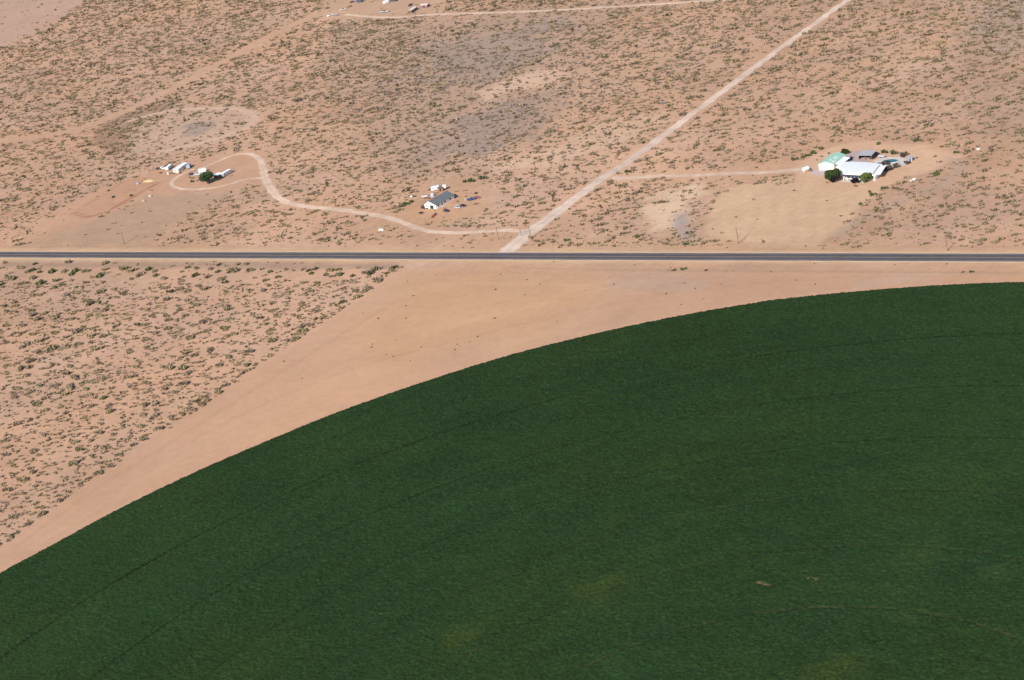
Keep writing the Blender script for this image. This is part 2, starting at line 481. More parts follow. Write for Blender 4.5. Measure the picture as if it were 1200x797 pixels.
def dirt_mat(name, rgb, var=0.10):
    m, nt, N, L, b = new_mat(name)
    tc = N.new('ShaderNodeTexCoord'); v = tc.outputs['Object']
    f1 = _noise(nt, v, 0.10, 4.0); f2 = _noise(nt, v, 0.8, 4.0, 0.7)
    c = N.new('ShaderNodeRGB'); c.outputs[0].default_value = (*[float(q) for q in rgb], 1)
    k = _mul(nt, c.outputs[0], _ramp(nt, f1, 1 - var, 1 + var))
    L.new(_mul(nt, k, _ramp(nt, f2, 1 - var, 1 + var)), b.inputs['Base Color'])
    b.inputs['Roughness'].default_value = 0.95
    _bump(nt, f2, 0.08, 1.0, b)
    return m
MAT_DIRT = soil_mat('packed_dirt', 0.08, 0.05)
DIRT1 = alb(233, 206, 185)
MAT_DIRT2 = soil_mat('packed_dirt_driveway', 0.08, 0.05)
DIRT2 = alb(233, 201, 176)

def asphalt():
    m, nt, N, L, b = new_mat('worn_asphalt')
    tc = N.new('ShaderNodeTexCoord'); mp = N.new('ShaderNodeMapping'); mp.inputs['Scale'].default_value = (0.02, 0.7, 1)
    L.new(tc.outputs['Object'], mp.inputs['Vector'])
    f1 = _noise(nt, mp.outputs['Vector'], 1.0, 4.0)            # wheel wear runs along the lanes
    f2 = _noise(nt, tc.outputs['Object'], 0.12, 5.0, 0.7)
    c = N.new('ShaderNodeRGB'); c.outputs[0].default_value = (*[float(q) for q in alb(90, 82, 88)], 1)
    k = _mul(nt, c.outputs[0], _ramp(nt, f1, 0.72, 1.28))
    L.new(_mul(nt, k, _ramp(nt, f2, 0.82, 1.18)), b.inputs['Base Color'])
    b.inputs['Roughness'].default_value = 0.85
    return m
HW = [(-1500 + 20 * i, -0.35) for i in range(200)]
MAT_ASPH = asphalt()
MAT_GRAVEL = dirt_mat('pale_gravel', alb(222, 188, 152))
strip('road_shoulder', HW, 6.3, MAT_GRAVEL, 0.008, 0.5, 'pale gravel shoulder along both sides of the highway', 3.0)
strip('highway', HW, 4.75, MAT_ASPH, 0.03, 0.10, 'two lane asphalt highway crossing the desert', 3.0)
MAT_WHITE_LINE = paint('worn_white_line', (0.36, 0.34, 0.32), 0.8, 0.3, 0.4)
MAT_YELLOW_LINE = paint('worn_yellow_line', (0.36, 0.28, 0.12), 0.8, 0.3, 0.4)
for off in (-3.75, 3.75):
    strip('edge_line', [(x, y + off) for x, y in HW], 0.08, MAT_WHITE_LINE, 0.034, 0.0, 'worn white edge line painted on the highway', 20.0)
strip('centre_line', HW, 0.14, MAT_YELLOW_LINE, 0.034, 0.0, 'worn yellow centre line painted on the highway', 20.0)

L_MAIN = smooth_line(P((592, 296.5), (606, 284), (622, 271), (655, 247), (700, 213), (735, 190), (800, 142), (850, 105), (900, 67), (960, 24), (1010, -12), (1060, -46)))
strip('dirt_road', L_MAIN, [6.0, 4.2, 3.6, 3.3, 3.2, 3.1, 3.0, 3.0, 2.9, 2.9, 2.9], MAT_DIRT, 0.016, 1.1, attr=DIRT1, label= 'straight pale dirt road leading away from the highway')
L_DRA = smooth_line(P((613, 271), (590, 270), (555, 272.5), (520, 272.5), (495, 269), (470, 260), (440, 252), (400, 246), (355, 241.5), (332, 235),
                      (320, 225), (312, 212), (308, 198), (304, 187), (297, 181.5), (285, 180), (268, 184), (248, 192), (232, 198)))
strip('driveway', L_DRA, [2.4, 2.1, 2.1, 2.1, 2.3, 2.5, 2.5, 2.8, 2.8, 2.2, 1.7, 1.4], MAT_DIRT2, 0.012, 0.8, attr=DIRT2, label= 'winding pale dirt driveway from the dirt road to the left homestead', seed=4)
L_LOOP = smooth_line(P((312, 209), (298, 209), (285, 211), (268, 216), (250, 220), (230, 222), (212, 221), (202, 217.5), (201, 213.5), (207, 208), (217, 202), (228, 198)))
strip('loop_track', L_LOOP, 1.5, MAT_DIRT2, 0.008, 0.7, attr=DIRT2, label= 'dirt loop track round the yard of the left homestead', seed=8)
L_DRC = smooth_line(P((716, 209), (735, 208.5), (765, 206.5), (810, 205.5), (855, 203.5), (900, 202), (930, 199), (950, 197)))
strip('ranch_driveway', L_DRC, [3.0, 2.5, 2.3, 2.3, 2.5, 3.0], MAT_DIRT2, 0.012, 0.9, attr=DIRT2, label= 'pale dirt driveway from the dirt road to the white ranch house', seed=12)
L_TOP = smooth_line(P((405, 17), (440, 20), (470, 20), (500, 17.5), (560, 15.5), (640, 12.5), (720, 8), (800, 3), (880, -2), (980, -6)))
strip('far_dirt_road', L_TOP, 2.4, MAT_DIRT2, 0.008, 0.8, attr=DIRT2, label= 'far pale dirt road passing the parked trailers', seed=16)

# ------------------------------------------------------------------ the watered circle of crop
edge = ats(EDGE_PX)
ev = edge - FIELD_C
e_ang = np.unwrap(np.arctan2(ev[:, 1], ev[:, 0])); e_rad = np.hypot(ev[:, 0], ev[:, 1])
order = np.argsort(e_ang); e_ang = e_ang[order]; e_rad = e_rad[order]
def edge_radius(a):
    return np.interp(a, e_ang, e_rad, left=399.0, right=399.0)
GAPS = [(890, 684.5, 1.7, 0.8), (897, 686.5, 2.2, 0.7), (946.5, 679.5, 0.9, 0.7), (955, 680, 1.6, 0.5)]   # torn bare spots
GAPS = [(*at(a, b), r1, r2) for a, b, r1, r2 in GAPS]
def crop_fields(x, y):
    """canopy height and colour"""
    dx, dy = x - FIELD_C[0], y - FIELD_C[1]
    r = np.hypot(dx, dy); a = np.mod(np.arctan2(dy, dx), 2 * math.pi)
    h = 0.72 + 0.16 * fbm(x, y, 40, 5)
    h = h + 0.30 * fbm(x, y, 1.9, 15, 2) + 0.62 * (rng.random(x.size) - 0.5)
    big = fbm(x, y, 120, 41); mid = fbm(x, y, 34, 43); sm = fbm(x, y, 5, 45, 3)
    arcn = vnoise(r * 1.0, a * 60.0, 6.0, 83) - 0.5                 # vigour differs from sprinkler to sprinkler
    c = np.empty((x.size, 3)); c[:] = CROP_RGB
    k = 1 + 0.24 * big + 0.20 * mid + 0.18 * sm + 0.16 * arcn + 0.70 * (rng.random(x.size) - 0.5)
    c *= k[:, None]
    yel = np.clip(fbm(x, y, 55, 91) * 0.85 + 0.3 * fbm(x, y, 9, 93), -0.4, 0.6)
    c *= np.stack([1 + 0.35 * yel, 1 + 0.10 * yel, 1 - 0.30 * yel], 1)
    for (px, py, rad, s) in YELLOW:
        d = np.hypot(x - px, y - py) / rad + 1.2 * fbm(x, y, 9, 95) + 0.7 * fbm(x, y, 2.5, 96, 2)
        m = (0.62 * s * sstep(1.0, 0.1, d) * (0.1 + 1.8 * rng.random(x.size)))[:, None]
        c = c * (1 - m) + alb(78, 90, 40) * m
        h = h - 0.35 * m[:, 0]
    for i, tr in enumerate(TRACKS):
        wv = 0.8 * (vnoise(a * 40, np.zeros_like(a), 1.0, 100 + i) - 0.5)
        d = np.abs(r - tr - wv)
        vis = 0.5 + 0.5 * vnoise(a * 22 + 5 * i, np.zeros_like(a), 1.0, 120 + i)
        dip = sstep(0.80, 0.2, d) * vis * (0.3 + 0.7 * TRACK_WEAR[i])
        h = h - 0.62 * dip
        rut_tone = (sstep(1.05, 0.25, d) * vis * TRACK_WEAR[i])[:, None]        # near-black tone along the wheel ruts
        c = c * (1 - rut_tone) + np.array([0.006, 0.010, 0.004]) * rut_tone
        if tr < 200:
            pale = sstep(0.75, 0.2, d) * np.clip(vis * 1.7 - 0.85, 0, 1) * (0.6 if tr < 110 else 0.3)
            c = c * (1 - pale[:, None]) + alb(128, 120, 78) * 0.5 * pale[:, None]
    for gx, gy, r1, r2 in GAPS:
        d = np.hypot((x - gx) / r1, (y - gy) / r2) + 0.8 * fbm(x, y, 2.0, 97)
        m = sstep(1.1, 0.7, d)
        h = h * (1 - m) + 0.06 * m
        c = c * (1 - m[:, None]) + alb(112, 94, 68) * m[:, None]
    # thin ragged rim
    rim = edge_radius(a) - r
    h = np.maximum(h, 0.08) * sstep(-0.2, 1.3, rim + 0.5 * fbm(x, y, 3, 99)) + 0.02
    rd = sstep(1.6, 0.0, rim) * np.clip(2.2 * (vnoise(a * 150, np.zeros_like(a), 1.0, 141) - 0.45), 0, 1)
    c = c * (1 - 0.8 * rd[:, None]) + alb(120, 78, 52) * 0.8 * rd[:, None]
    return h, np.clip(c, 0.003, 0.5)
CROP_RGB = np.array([0.0166, 0.0345, 0.0098])
YELLOW = [(*at(705, 690), 17, 0.55), (*at(535, 748), 12, 0.5), (*at(975, 786), 16, 0.55), (*at(1080, 655), 14, 0.35), (*at(720, 610), 8, 0.3),
          (*at(1165, 675), 9, 0.25), (*at(1060, 726), 6, 0.3), (*at(620, 690), 8, 0.2)]
def crop_mat():
    m, nt, N, L, b = new_mat('crop_leaves')
    at_ = N.new('ShaderNodeAttribute'); at_.attribute_name = 'soil'
    tc = N.new('ShaderNodeTexCoord')
    f = _noise(nt, tc.outputs['Object'], 1.6, 3.0, 0.7)
    L.new(_mul(nt, at_.outputs['Color'], _ramp(nt, f, 0.78, 1.22)), b.inputs['Base Color'])
    b.inputs['Roughness'].default_value = 0.6
    b.inputs['Specular IOR Level'].default_value = 0.08
    _bump(nt, f, 0.15, 1.0, b)
    return m
MAT_CROP = crop_mat()
def crop_mesh():
    st = 0.54
    pts = ats([(-40, 620), (1240, 320), (1240, 830), (-40, 830)])
    x0, y0 = pts.min(0); x1, y1 = pts.max(0)
    gx = np.arange(x0, x1, st); gy = np.arange(y0, y1, st)
    v, q = sheet_grid(gx, gy, 0.0)
    px, py = to_px(v[:, 0], v[:, 1])
    dx, dy = v[:, 0] - FIELD_C[0], v[:, 1] - FIELD_C[1]
    rim = edge_radius(np.mod(np.arctan2(dy, dx), 2 * math.pi)) - np.hypot(dx, dy)
    ok = (px > -25) & (px < 1225) & (py < 815) & (rim > -0.3)
    q = q[ok[q].all(1)]
    used = np.unique(q); mp = np.zeros(len(v), int); mp[used] = np.arange(len(used))
    v = v[used]; q = mp[q]
    v[:, 0] += (rng.random(len(v)) - 0.5) * 0.4 * st; v[:, 1] += (rng.random(len(v)) - 0.5) * 0.4 * st
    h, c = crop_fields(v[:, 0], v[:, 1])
    v[:, 2] = h + 0.012
    return v, q, c
cv, cq, cc = crop_mesh()
print('crop quads', len(cq))
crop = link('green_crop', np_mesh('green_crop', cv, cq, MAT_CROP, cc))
tag(crop, 'dense dark green leafy crop filling the round watered field', 'crop', kind='stuff')
# the rest of the circle, out of the frame
rr = np.linspace(0, 1, 90); aa = np.linspace(0, 2 * math.pi, 400)
RR, AA = np.meshgrid(rr, aa); RR = RR * edge_radius(AA)
ov = np.stack([FIELD_C[0] + (RR * np.cos(AA)).ravel(), FIELD_C[1] + (RR * np.sin(AA)).ravel(), np.full(RR.size, 0.05)], 1)
fpx, fpy = to_px(ov[:, 0], ov[:, 1])
oi = np.arange(399 * 90).reshape(399, 90)[:, :-1].ravel(); oq = np.stack([oi, oi + 1, oi + 91, oi + 90], 1)
out = ((fpx < -18) | (fpx > 1218) | (fpy > 808))
oq = oq[out[oq].all(1)]
oc = np.empty((len(ov), 3)); oc[:] = CROP_RGB
ov[:, 2] = 0.5 + 0.5 * fbm(ov[:, 0], ov[:, 1], 9, 15)
o2 = link('field_beyond', np_mesh('field_beyond', ov, oq, MAT_CROP, oc))
tag(o2, 'rest of the round green field beyond the near part', 'crop', kind='stuff')
# soil the crop stands on
so = np.stack([FIELD_C[0] + (RR * np.cos(AA)).ravel(), FIELD_C[1] + (RR * np.sin(AA)).ravel(), np.full(RR.size, 0.008)], 1)
sq = np.stack([oi, oi + 1, oi + 91, oi + 90], 1)
sc_ = np.empty((len(so), 3)); sc_[:] = alb(150, 115, 88)
tag(link('field_soil', np_mesh('field_soil', so, sq, MAT_SOIL, sc_)), 'damp brown soil under the crop', kind='structure')

# ------------------------------------------------------------------ vegetation meshes
MAT_LEAF = leaf_mat('shrub_leaves')
MAT_TREE = leaf_mat('tree_leaves', transl=0.2)
MAT_BARK = paint('bark', (0.10, 0.075, 0.055), 0.9, 0.3, 3.0)
def leaf_quads(centres, size, tints):
    """little leaf sprays: one small quad per centre, turned at random"""
    n = len(centres)
    a = rng.normal(size=(n, 3)); a /= np.linalg.norm(a, axis=1)[:, None]
    b = rng.normal(size=(n, 3)); b -= (a * b).sum(1)[:, None] * a; b /= np.linalg.norm(b, axis=1)[:, None]
    s = (size * (0.65 + 0.7 * rng.random(n)))[:, None]
    a = a * s; b = b * s * 0.75
    v = np.stack([centres - a - b, centres + a - b * 0.6, centres + a * 0.8 + b, centres - a * 0.9 + b * 0.8], 1).reshape(-1, 3)
    q = np.arange(4 * n).reshape(n, 4)
    t = np.repeat(tints, 4, 0)
    return v, q, t
def leaf_tris(centres, size, tints):
    n = len(centres)
    a = rng.normal(size=(n, 3)); a /= np.linalg.norm(a, axis=1)[:, None]
    b = rng.normal(size=(n, 3)); b -= (a * b).sum(1)[:, None] * a; b /= np.linalg.norm(b, axis=1)[:, None]
    s = (size * 1.35 * (0.65 + 0.7 * rng.random(n)))[:, None]
    v = np.stack([centres - a * s - b * s * 0.6, centres + a * s - b * s * 0.4, centres + b * s * 0.9], 1).reshape(-1, 3)
    return v, None, np.repeat(tints, 3, 0)
def shrub_variant(seed, n=64, clumps=4, flat=0.36):
    """a low desert shrub of unit half-width: several leafy clumps with gaps"""
    r = np.random.default_rng(seed)
    cs = np.stack([r.uniform(-0.68, 0.68, clumps), r.uniform(-0.42, 0.42, clumps), r.uniform(0.55, 1.0, clumps) * flat * 0.62], 1)
    rad = r.uniform(0.24, 0.46, clumps)
    w = r.integers(0, clumps, n)
    d = r.normal(size=(n, 3)); d /= np.linalg.norm(d, axis=1)[:, None]
    d *= (r.random(n) ** 0.4)[:, None]
    p = cs[w] + d * rad[w][:, None] * np.array([1, 0.9, flat * 2.0])
    p[:, 2] = np.abs(p[:, 2]) + 0.02
    return p, r.uniform(0.86, 1.14, n)
SHRUB_TINTS = np.array([[0.238, 0.178, 0.104], [0.258, 0.190, 0.126], [0.208, 0.164, 0.090], [0.268, 0.206, 0.142], [0.200, 0.149, 0.100], [0.228, 0.177, 0.102]])

def shrub_mesh(name, seed, tint, n=64, clumps=4, flat=0.36, size=0.13):
    p, k = shrub_variant(seed, n, clumps, flat)
    v, q, t = leaf_quads(p, size, tint * k[:, None])
    return np_mesh(name, v, q, MAT_LEAF, t, 'tint')

# ---- shrubs measured one by one in the scrub left of the bare corner: (tile origin, zoom, u v w triples)
Z = 7.97
TILES = [
 (0, 305, Z, "25 68 50 40 22 60 110 115 50 195 72 80 335 32 60 250 110 60 310 95 80 375 112 60 500 105 90 600 105 70 720 98 90 800 105 80 680 128 70 635 20 70 975 30 80 1060 25 50 945 145 90 980 85 60 1110 130 40 1150 80 100 60 160 90 120 175 90 290 170 90 210 222 90 25 225 60 395 212 110 525 190 70 655 190 60 800 207 60 850 160 60 255 262 50 355 250 60 430 245 40 500 258 60 590 230 60 690 258 60 780 258 50 805 285 50 865 255 30 960 208 60 990 242 30 1060 275 60 1140 268 40 930 300 90 600 330 80 685 365 50 710 305 80 300 330 70 370 325 60 150 390 70 150 425 60 40 428 70 230 385 40 290 408 40 225 432 40 335 425 50 430 437 30 810 380 70 830 410 90 920 395 80 1020 355 60 1090 345 60 1150 315 80 1030 430 70 970 470 70 890 455 70 610 470 80 660 495 50 735 473 60 300 470 60 290 510 110 345 550 90 410 500 70 160 515 50 130 478 60 60 478 60 550 525 60 500 550 60 640 555 80 705 548 80 560 582 70 840 520 60 935 520 80 970 548 70 1085 500 40 1180 545 50 60 612 70 240 607 80 320 622 30 205 575 40 490 625 60 560 628 40 775 625 60 745 665 110 850 632 50 900 625 50 905 655 60 1070 620 70 1090 650 50 520 675 70 140 682 60 195 680 60 265 655 50 350 658 50 305 692 70 620 717 60 550 720 40 640 745 40 860 705 80 965 712 70 1080 720 50 375 755 90 45 770 80 125 770 60 255 780 100 740 785 80 860 765 60 1070 778 50"),
 (150, 305, Z, "95 38 40 30 100 80 100 140 100 60 165 70 205 80 80 245 98 60 330 75 40 270 140 70 320 175 80 400 55 50 565 68 60 630 75 70 550 25 40 600 30 30 740 32 40 800 12 40 860 38 60 915 48 40 1010 38 70 1105 35 60 1150 95 80 985 105 110 760 85 60 850 105 70 505 105 50 640 142 80 735 160 80 515 155 50 480 195 90 895 160 50 850 190 80 905 210 60 975 240 40 1030 195 50 1050 232 60 1105 280 60 1180 160 50 1130 225 50 345 262 80 210 265 50 300 225 50 475 275 80 385 298 80 560 292 60 715 268 80 650 238 60 905 298 70 1030 300 30 1085 335 50 1150 330 40 100 350 40 55 362 40 170 355 50 245 360 70 360 365 70 465 350 50 545 372 80 635 350 50 665 375 40 200 410 60 465 428 40 645 420 70 580 470 50 270 435 40 110 455 50 175 465 60 475 465 60 440 490 50 640 480 60 700 485 50 840 430 40 920 430 60 930 460 70 865 488 60 985 500 50 1030 492 60 1105 480 50 1150 515 60 1090 435 60 775 505 60 540 518 60 360 520 70 360 560 80 225 527 90 135 518 40 25 510 50 455 565 60 455 600 60 680 585 90 600 605 60 770 552 40 810 578 40 965 550 70 1010 575 40 1110 575 40 80 605 70 180 600 50 270 632 60 375 640 80 280 680 80 500 645 50 445 668 50 725 665 80 660 680 50 820 670 40 900 635 80 1000 690 70 1140 655 40 920 710 70 710 725 50 590 725 80 465 740 60 450 700 40 800 748 50 720 765 50 165 745 70 130 692 40 50 738 60 240 780 60 330 775 50 505 790 40 1000 762 60 1075 770 60 890 760 60 1180 735 40"),
 (300, 305, Z, "110 12 30 195 22 40 355 25 30 430 22 30 60 80 50 140 108 60 210 110 50 275 85 60 360 92 50 430 88 60 500 95 60 565 78 70 525 120 60 700 95 80 780 85 60 950 70 40 780 135 90 660 132 60 710 150 60 910 145 60 1025 120 80 1110 95 110 1080 125 80 1050 160 70 1120 165 60 1180 150 60 1150 190 90 215 155 60 290 190 60 80 190 70 75 140 50 440 210 70 560 212 70 640 225 40 830 195 60 890 195 80 740 190 50 950 170 50 90 280 70 115 235 60 150 262 40 195 242 40 285 290 40 340 290 50 520 290 60 510 260 60 600 255 40 845 250 50 800 265 50 740 285 40 670 308 40 740 335 50 590 330 50 870 318 40 820 305 60 930 280 60 1040 262 90 1000 295 60 945 345 70 1070 260 60 625 360 40 670 345 30 490 352 40 550 378 40 240 325 40 165 345 40 310 355 40 300 390 40 420 405 70 145 405 70 60 375 40 45 430 60 615 400 60 630 440 40 690 425 40 820 390 80 760 410 60 810 435 60 780 460 60 720 490 50 575 430 50 400 468 50 490 500 40 580 475 60 185 458 60 140 465 50 270 505 40 355 515 50 195 520 60 35 540 70 120 530 30 440 540 60 415 572 40 580 548 80 665 540 40 505 605 70 180 562 40 185 602 40 275 580 60 285 612 70 350 598 30 360 640 50 420 625 90 440 665 100 400 690 70 350 690 50 75 595 80 15 630 40 130 655 60 180 685 40 130 690 40 250 690 40 30 715 40 80 730 30 30 755 60 155 755 80 320 750 70 220 790 40 1280 70 70 1310 62 60 1230 120 60 1250 100 70"),
 (0, 405, Z, "225 15 80 490 30 100 620 12 90 240 55 50 350 65 70 895 35 100 70 88 30 200 100 30 30 120 60 60 135 50 280 145 90 345 155 60 410 118 60 490 85 50 550 112 30 630 125 70 705 95 50 740 95 40 65 180 50 140 165 50 510 185 80 655 195 70 780 185 40 850 192 40 915 165 70 1040 160 30 230 215 110 390 215 50 590 240 60 620 265 80 890 240 60 960 238 60 1030 225 40 1115 208 50 1100 262 40 1010 278 30 795 282 60 525 300 60 240 280 80 180 300 50 45 268 50 700 300 80 430 335 50 350 320 60 300 350 60 175 348 50 360 375 100 470 375 80 540 365 70 660 398 110 690 355 50 810 345 90 945 318 90 1030 325 40 805 408 70 905 378 30 960 358 40 955 412 60 1030 390 30 160 405 100 30 405 60 370 428 60 305 435 60 110 452 90 240 455 40 200 435 30 610 455 90 470 452 60 125 490 80 410 497 80 490 497 50 550 490 40 830 465 80 890 490 40 975 488 70 1020 440 50 1065 340 40 1170 470 60 1140 430 50 350 545 80 195 560 40 240 570 50 65 558 40 860 562 70 780 575 50 1020 560 70 1085 540 40 580 570 40 640 580 60 605 635 70 660 655 60 430 602 70 485 605 30 395 605 40 335 605 30 270 605 30 85 605 60 150 640 40 65 657 50 1020 620 80 955 690 50 965 720 40 530 682 40 575 682 40 315 685 80 820 697 50 1150 668 60 150 738 80 20 732 50 320 732 60 225 752 50 460 742 40 670 722 40 1000 768 60 860 772 80 1130 745 70"),
 (150, 405, Z, "165 12 60 245 22 60 370 40 50 565 15 50 765 45 80 540 72 70 630 90 70 480 110 70 455 135 40 175 92 40 30 65 60 0 115 40 60 118 40 220 128 50 270 140 40 1000 50 70 1130 60 90 1080 90 60 790 112 40 940 110 80 860 100 40 715 130 40 560 157 40 625 162 60 850 185 70 915 182 40 405 175 60 350 195 60 390 215 90 515 215 100 180 178 40 215 190 30 75 200 70 680 190 60 715 235 50 760 262 40 800 305 70 770 205 40 965 250 50 980 215 50 830 245 30 1090 240 90 1110 185 80 1180 170 60 1055 150 40 1030 290 40 1000 335 60 930 365 70 890 380 60 845 440 90 800 475 50 740 515 70 690 550 90 690 478 80 610 605 70 545 640 80 550 610 50 65 252 40 135 242 50 30 290 80 125 300 50 190 305 50 365 290 40 430 298 30 540 300 50 575 265 100 520 360 100 655 355 40 730 355 60 70 348 50 180 345 70 320 348 50 400 365 40 345 405 70 75 400 50 15 390 40 145 405 40 180 432 50 225 440 30 80 452 50 430 440 80 575 430 60 820 400 40 765 405 30 240 488 40 90 492 50 170 515 60 330 498 30 505 488 60 490 535 40 595 545 60 595 510 30 50 570 60 245 547 90 150 560 90 320 555 50 165 598 60 250 605 70 490 575 40 240 660 90 215 680 70 130 652 70 50 640 50 10 680 40 390 668 70 430 650 50 430 695 60 480 678 50 290 730 60 110 760 90 165 745 40 310 772 70 365 742 50 385 768 40 15 742 40 205 762 30"),
 (0, 505, Z, "75 40 70 145 70 40 190 52 40 30 95 60 270 22 50 400 38 70 315 68 40 575 58 80 255 105 50 365 118 50 450 85 60 485 110 60 70 152 60 200 140 40 245 158 40 430 140 60 430 175 60 300 195 90 370 220 60 440 220 40 495 200 40 765 20 60 700 50 60 795 50 60 710 100 80 835 92 70 930 20 80 1050 35 70 1130 75 50 1040 80 40 650 150 50 735 175 90 800 175 40 970 165 80 1055 165 40 1140 145 40 1165 185 50 1105 225 70 1155 232 40 845 230 80 945 250 50 625 242 50 60 225 70 195 230 50 210 265 40 315 268 60 85 298 40 10 268 30 415 305 50 515 310 50 460 328 60 690 310 90 820 320 50 535 345 30 275 350 70 385 350 60 130 330 80 145 395 60 125 430 50 290 390 80 240 455 70 220 430 40 950 290 60 905 285 40 1020 280 50 1110 275 60 940 340 60 1030 330 80 930 395 90 720 390 60 730 355 50 765 420 60 690 430 50 825 440 60 760 482 60 555 432 60 375 475 70 320 515 80 365 555 50 175 505 50 40 510 60 45 550 90 110 550 50 465 495 40 490 545 60 515 570 50 570 510 60 690 525 50 640 560 60 675 485 60 85 600 60 220 585 60 155 575 40 265 625 70 215 652 40 440 630 50 420 605 60 535 605 40 545 655 80 480 665 50 310 685 50 345 682 40"),
 (0, 590, 15.0, "20 40 70 65 100 90 30 145 60 130 15 80 250 75 100 350 60 80 445 120 60 560 185 120 620 85 100 735 90 120 760 180 150 680 235 80 890 60 100 220 215 140 180 235 60 290 265 50 490 290 60 95 365 70 160 400 80 265 350 50 330 320 40 220 440 70 470 375 110 380 410 120 310 475 80 80 530 100 20 690 70 10 640 40 240 550 30"),
]
measured = []
for ox, oy, z, txt in TILES:
    n = np.array([float(q) for q in txt.split()]).reshape(-1, 3)
    for u, v, w in n:
        px, py = ox + u / z, oy + v / z
        x, y = at(px, py + 0.8)
        scale = FPX / (AX_F @ (np.array([x, y, 0]) - CAM))
        measured.append((x, y, max(0.75, 0.5 * (w / z) / scale * 1.32), py))
for i in range(58):                                   # the dense row along the straight edge of the bare corner
    f = (i + random.uniform(-0.4, 0.4)) / 57
    k = f * 6; j = min(5, max(0, int(k))); g = k - j
    e = [(469, 315), (395, 367), (330, 411), (250, 462), (170, 515), (90, 575), (5, 638)]
    x, y = at(e[j][0] * (1 - g) + e[j + 1][0] * g, e[j][1] * (1 - g) + e[j + 1][1] * g)
    measured.append((x - random.uniform(0.5, 2.6), y, random.uniform(1.3, 2.6), 400.0))
measured.sort(key=lambda m: -m[2])
variants = [shrub_mesh('desert_shrub', 100 + i, SHRUB_TINTS[i % 6], 190, 3 + i % 3, 0.34 + 0.04 * (i % 3)) for i in range(12)]
green_variants = [shrub_mesh('desert_shrub', 130 + i, np.array([[0.105, 0.112, 0.050], [0.125, 0.122, 0.062], [0.085, 0.095, 0.042]][i]), 190, 4, 0.38) for i in range(3)]
LBL_SCRUB = 'olive brown desert shrub in the scrub below the highway, left of the bare sand corner'
for i, (x, y, r, py) in enumerate(measured[:300]):
    o = link('desert_shrub', (green_variants[i % 3] if (py < 325 and i % 3 == 0) or i % 31 == 0 else variants[i % 12]), None, (x, y, 0), R_(random.gauss(12, 22)))
    o.scale = (r, r * random.uniform(0.75, 1.1), r * random.uniform(0.85, 1.15))
    tag(o, LBL_SCRUB, 'shrub', 'shrubs in the scrub left of the bare corner')

# ---- scrub density, from outlines in the photograph
def dens(x, y):
    px, py = to_px(x, y)
    d = np.ones_like(x)
    wob = 10 * fbm(x, y, 24, 201)
    def region(poly, val, fe=2.0):
        p = ats(poly)
        m = sstep(fe, -fe, sdf(x, y, p) + (0.3 if val < 0.025 else 1.0) * wob)
        return m, val
    lst = [
        ([(-300, -60), (110, -60), (98, 2), (58, 32), (0, 56), (-300, 140)], 0.05),
        ([(60, 252), (100, 226), (160, 208), (200, 193), (240, 184), (300, 176), (314, 205), (302, 214), (262, 228), (215, 256), (172, 290), (30, 291), (28, 282)], 0.03),
        ([(150, 180), (190, 140), (260, 126), (298, 130), (296, 150), (240, 168), (200, 182)], 0.5),
        ([(474, 258), (476, 240), (500, 213), (556, 209), (590, 232), (562, 254), (500, 262)], 0.06),
        ([(380, 22), (384, 0), (500, -20), (560, -20), (500, 14), (420, 24)], 0.04),
        ([(930, 216), (926, 196), (958, 176), (985, 166), (1022, 164), (1082, 166), (1130, 182), (1098, 200), (1050, 212), (1012, 238), (966, 288), (870, 292), (815, 275), (836, 236), (860, 216)], 0.02),
        ([(742, 246), (776, 222), (815, 215), (833, 222), (800, 240), (800, 262), (762, 272)], 0.12),
        ([(790, 250), (803, 248), (808, 270), (818, 288), (800, 288), (793, 268)], 0.05),
        ([(418, 256), (470, 262), (600, 276), (600, 292), (420, 292)], 0.30),
        ([(555, 112), (600, 92), (650, 82), (668, 88), (640, 98), (590, 112), (565, 122)], 0.25),
        ([(600, 195), (660, 160), (740, 138), (770, 140), (740, 160), (680, 185), (640, 205)], 0.45),
        ([(520, 110), (600, 84), (690, 60), (700, 70), (670, 140), (560, 180), (500, 200)], 0.55),
        ([(480, 62), (560, 34), (660, 22), (655, 45), (640, 62), (575, 92), (545, 96), (500, 85)], 0.5),
        ([(500, 20), (720, 10), (700, 24), (560, 34), (470, 50)], 0.4),
        ([(-200, 287), (1400, 290), (1400, 330), (-200, 330)], 0.03),
    ]
    for poly, val in lst:
        m, v = region(poly, val)
        d = d * (1 - m) + np.minimum(d, v) * m
    up = [
        ([(100, 168), (125, 142), (180, 122), (215, 118), (160, 150), (150, 182), (120, 180)], 2.2),
        ([(400, 26), (470, 24), (490, 60), (430, 62)], 1.5),
        ([(420, 70), (500, 60), (560, 80), (530, 100), (470, 110), (420, 100)], 1.7),
        ([(700, 225), (760, 208), (850, 208), (840, 230), (745, 245), (690, 262)], 1.3),
        ([(1110, -20), (1260, -20), (1260, 200), (1150, 150), (1110, 90), (1130, 40)], 2.1),
        ([(700, 190), (770, 140), (960, 30), (990, 40), (760, 200)], 1.2),
    ]
    for poly, val in up:
        m, v = region(poly, val)
        d = d * (1 - m) + v * m
    for line, w in ((L_MAIN, 5.5), (L_DRA, 4.0), (L_LOOP, 2.6), (L_DRC, 5.0), (L_TOP, 4.0), (LINES[0][0], 7.0), (LINES[1][0], 3.0)):
        d = d * sstep(w - 0.8, w + 1.4, seg_dist(x, y, np.asarray(line), False))
    d = np.where(np.abs(y) < 11, 0.02 * d, d)
    # nothing grows in the crop or on the bare corner
    d = np.where(sdf(x, y, BARE) < 1.0, 0.0, d)
    r = np.hypot(x - FIELD_C[0], y - FIELD_C[1])
    d = np.where(r < 404, 0.0, d)
    return d
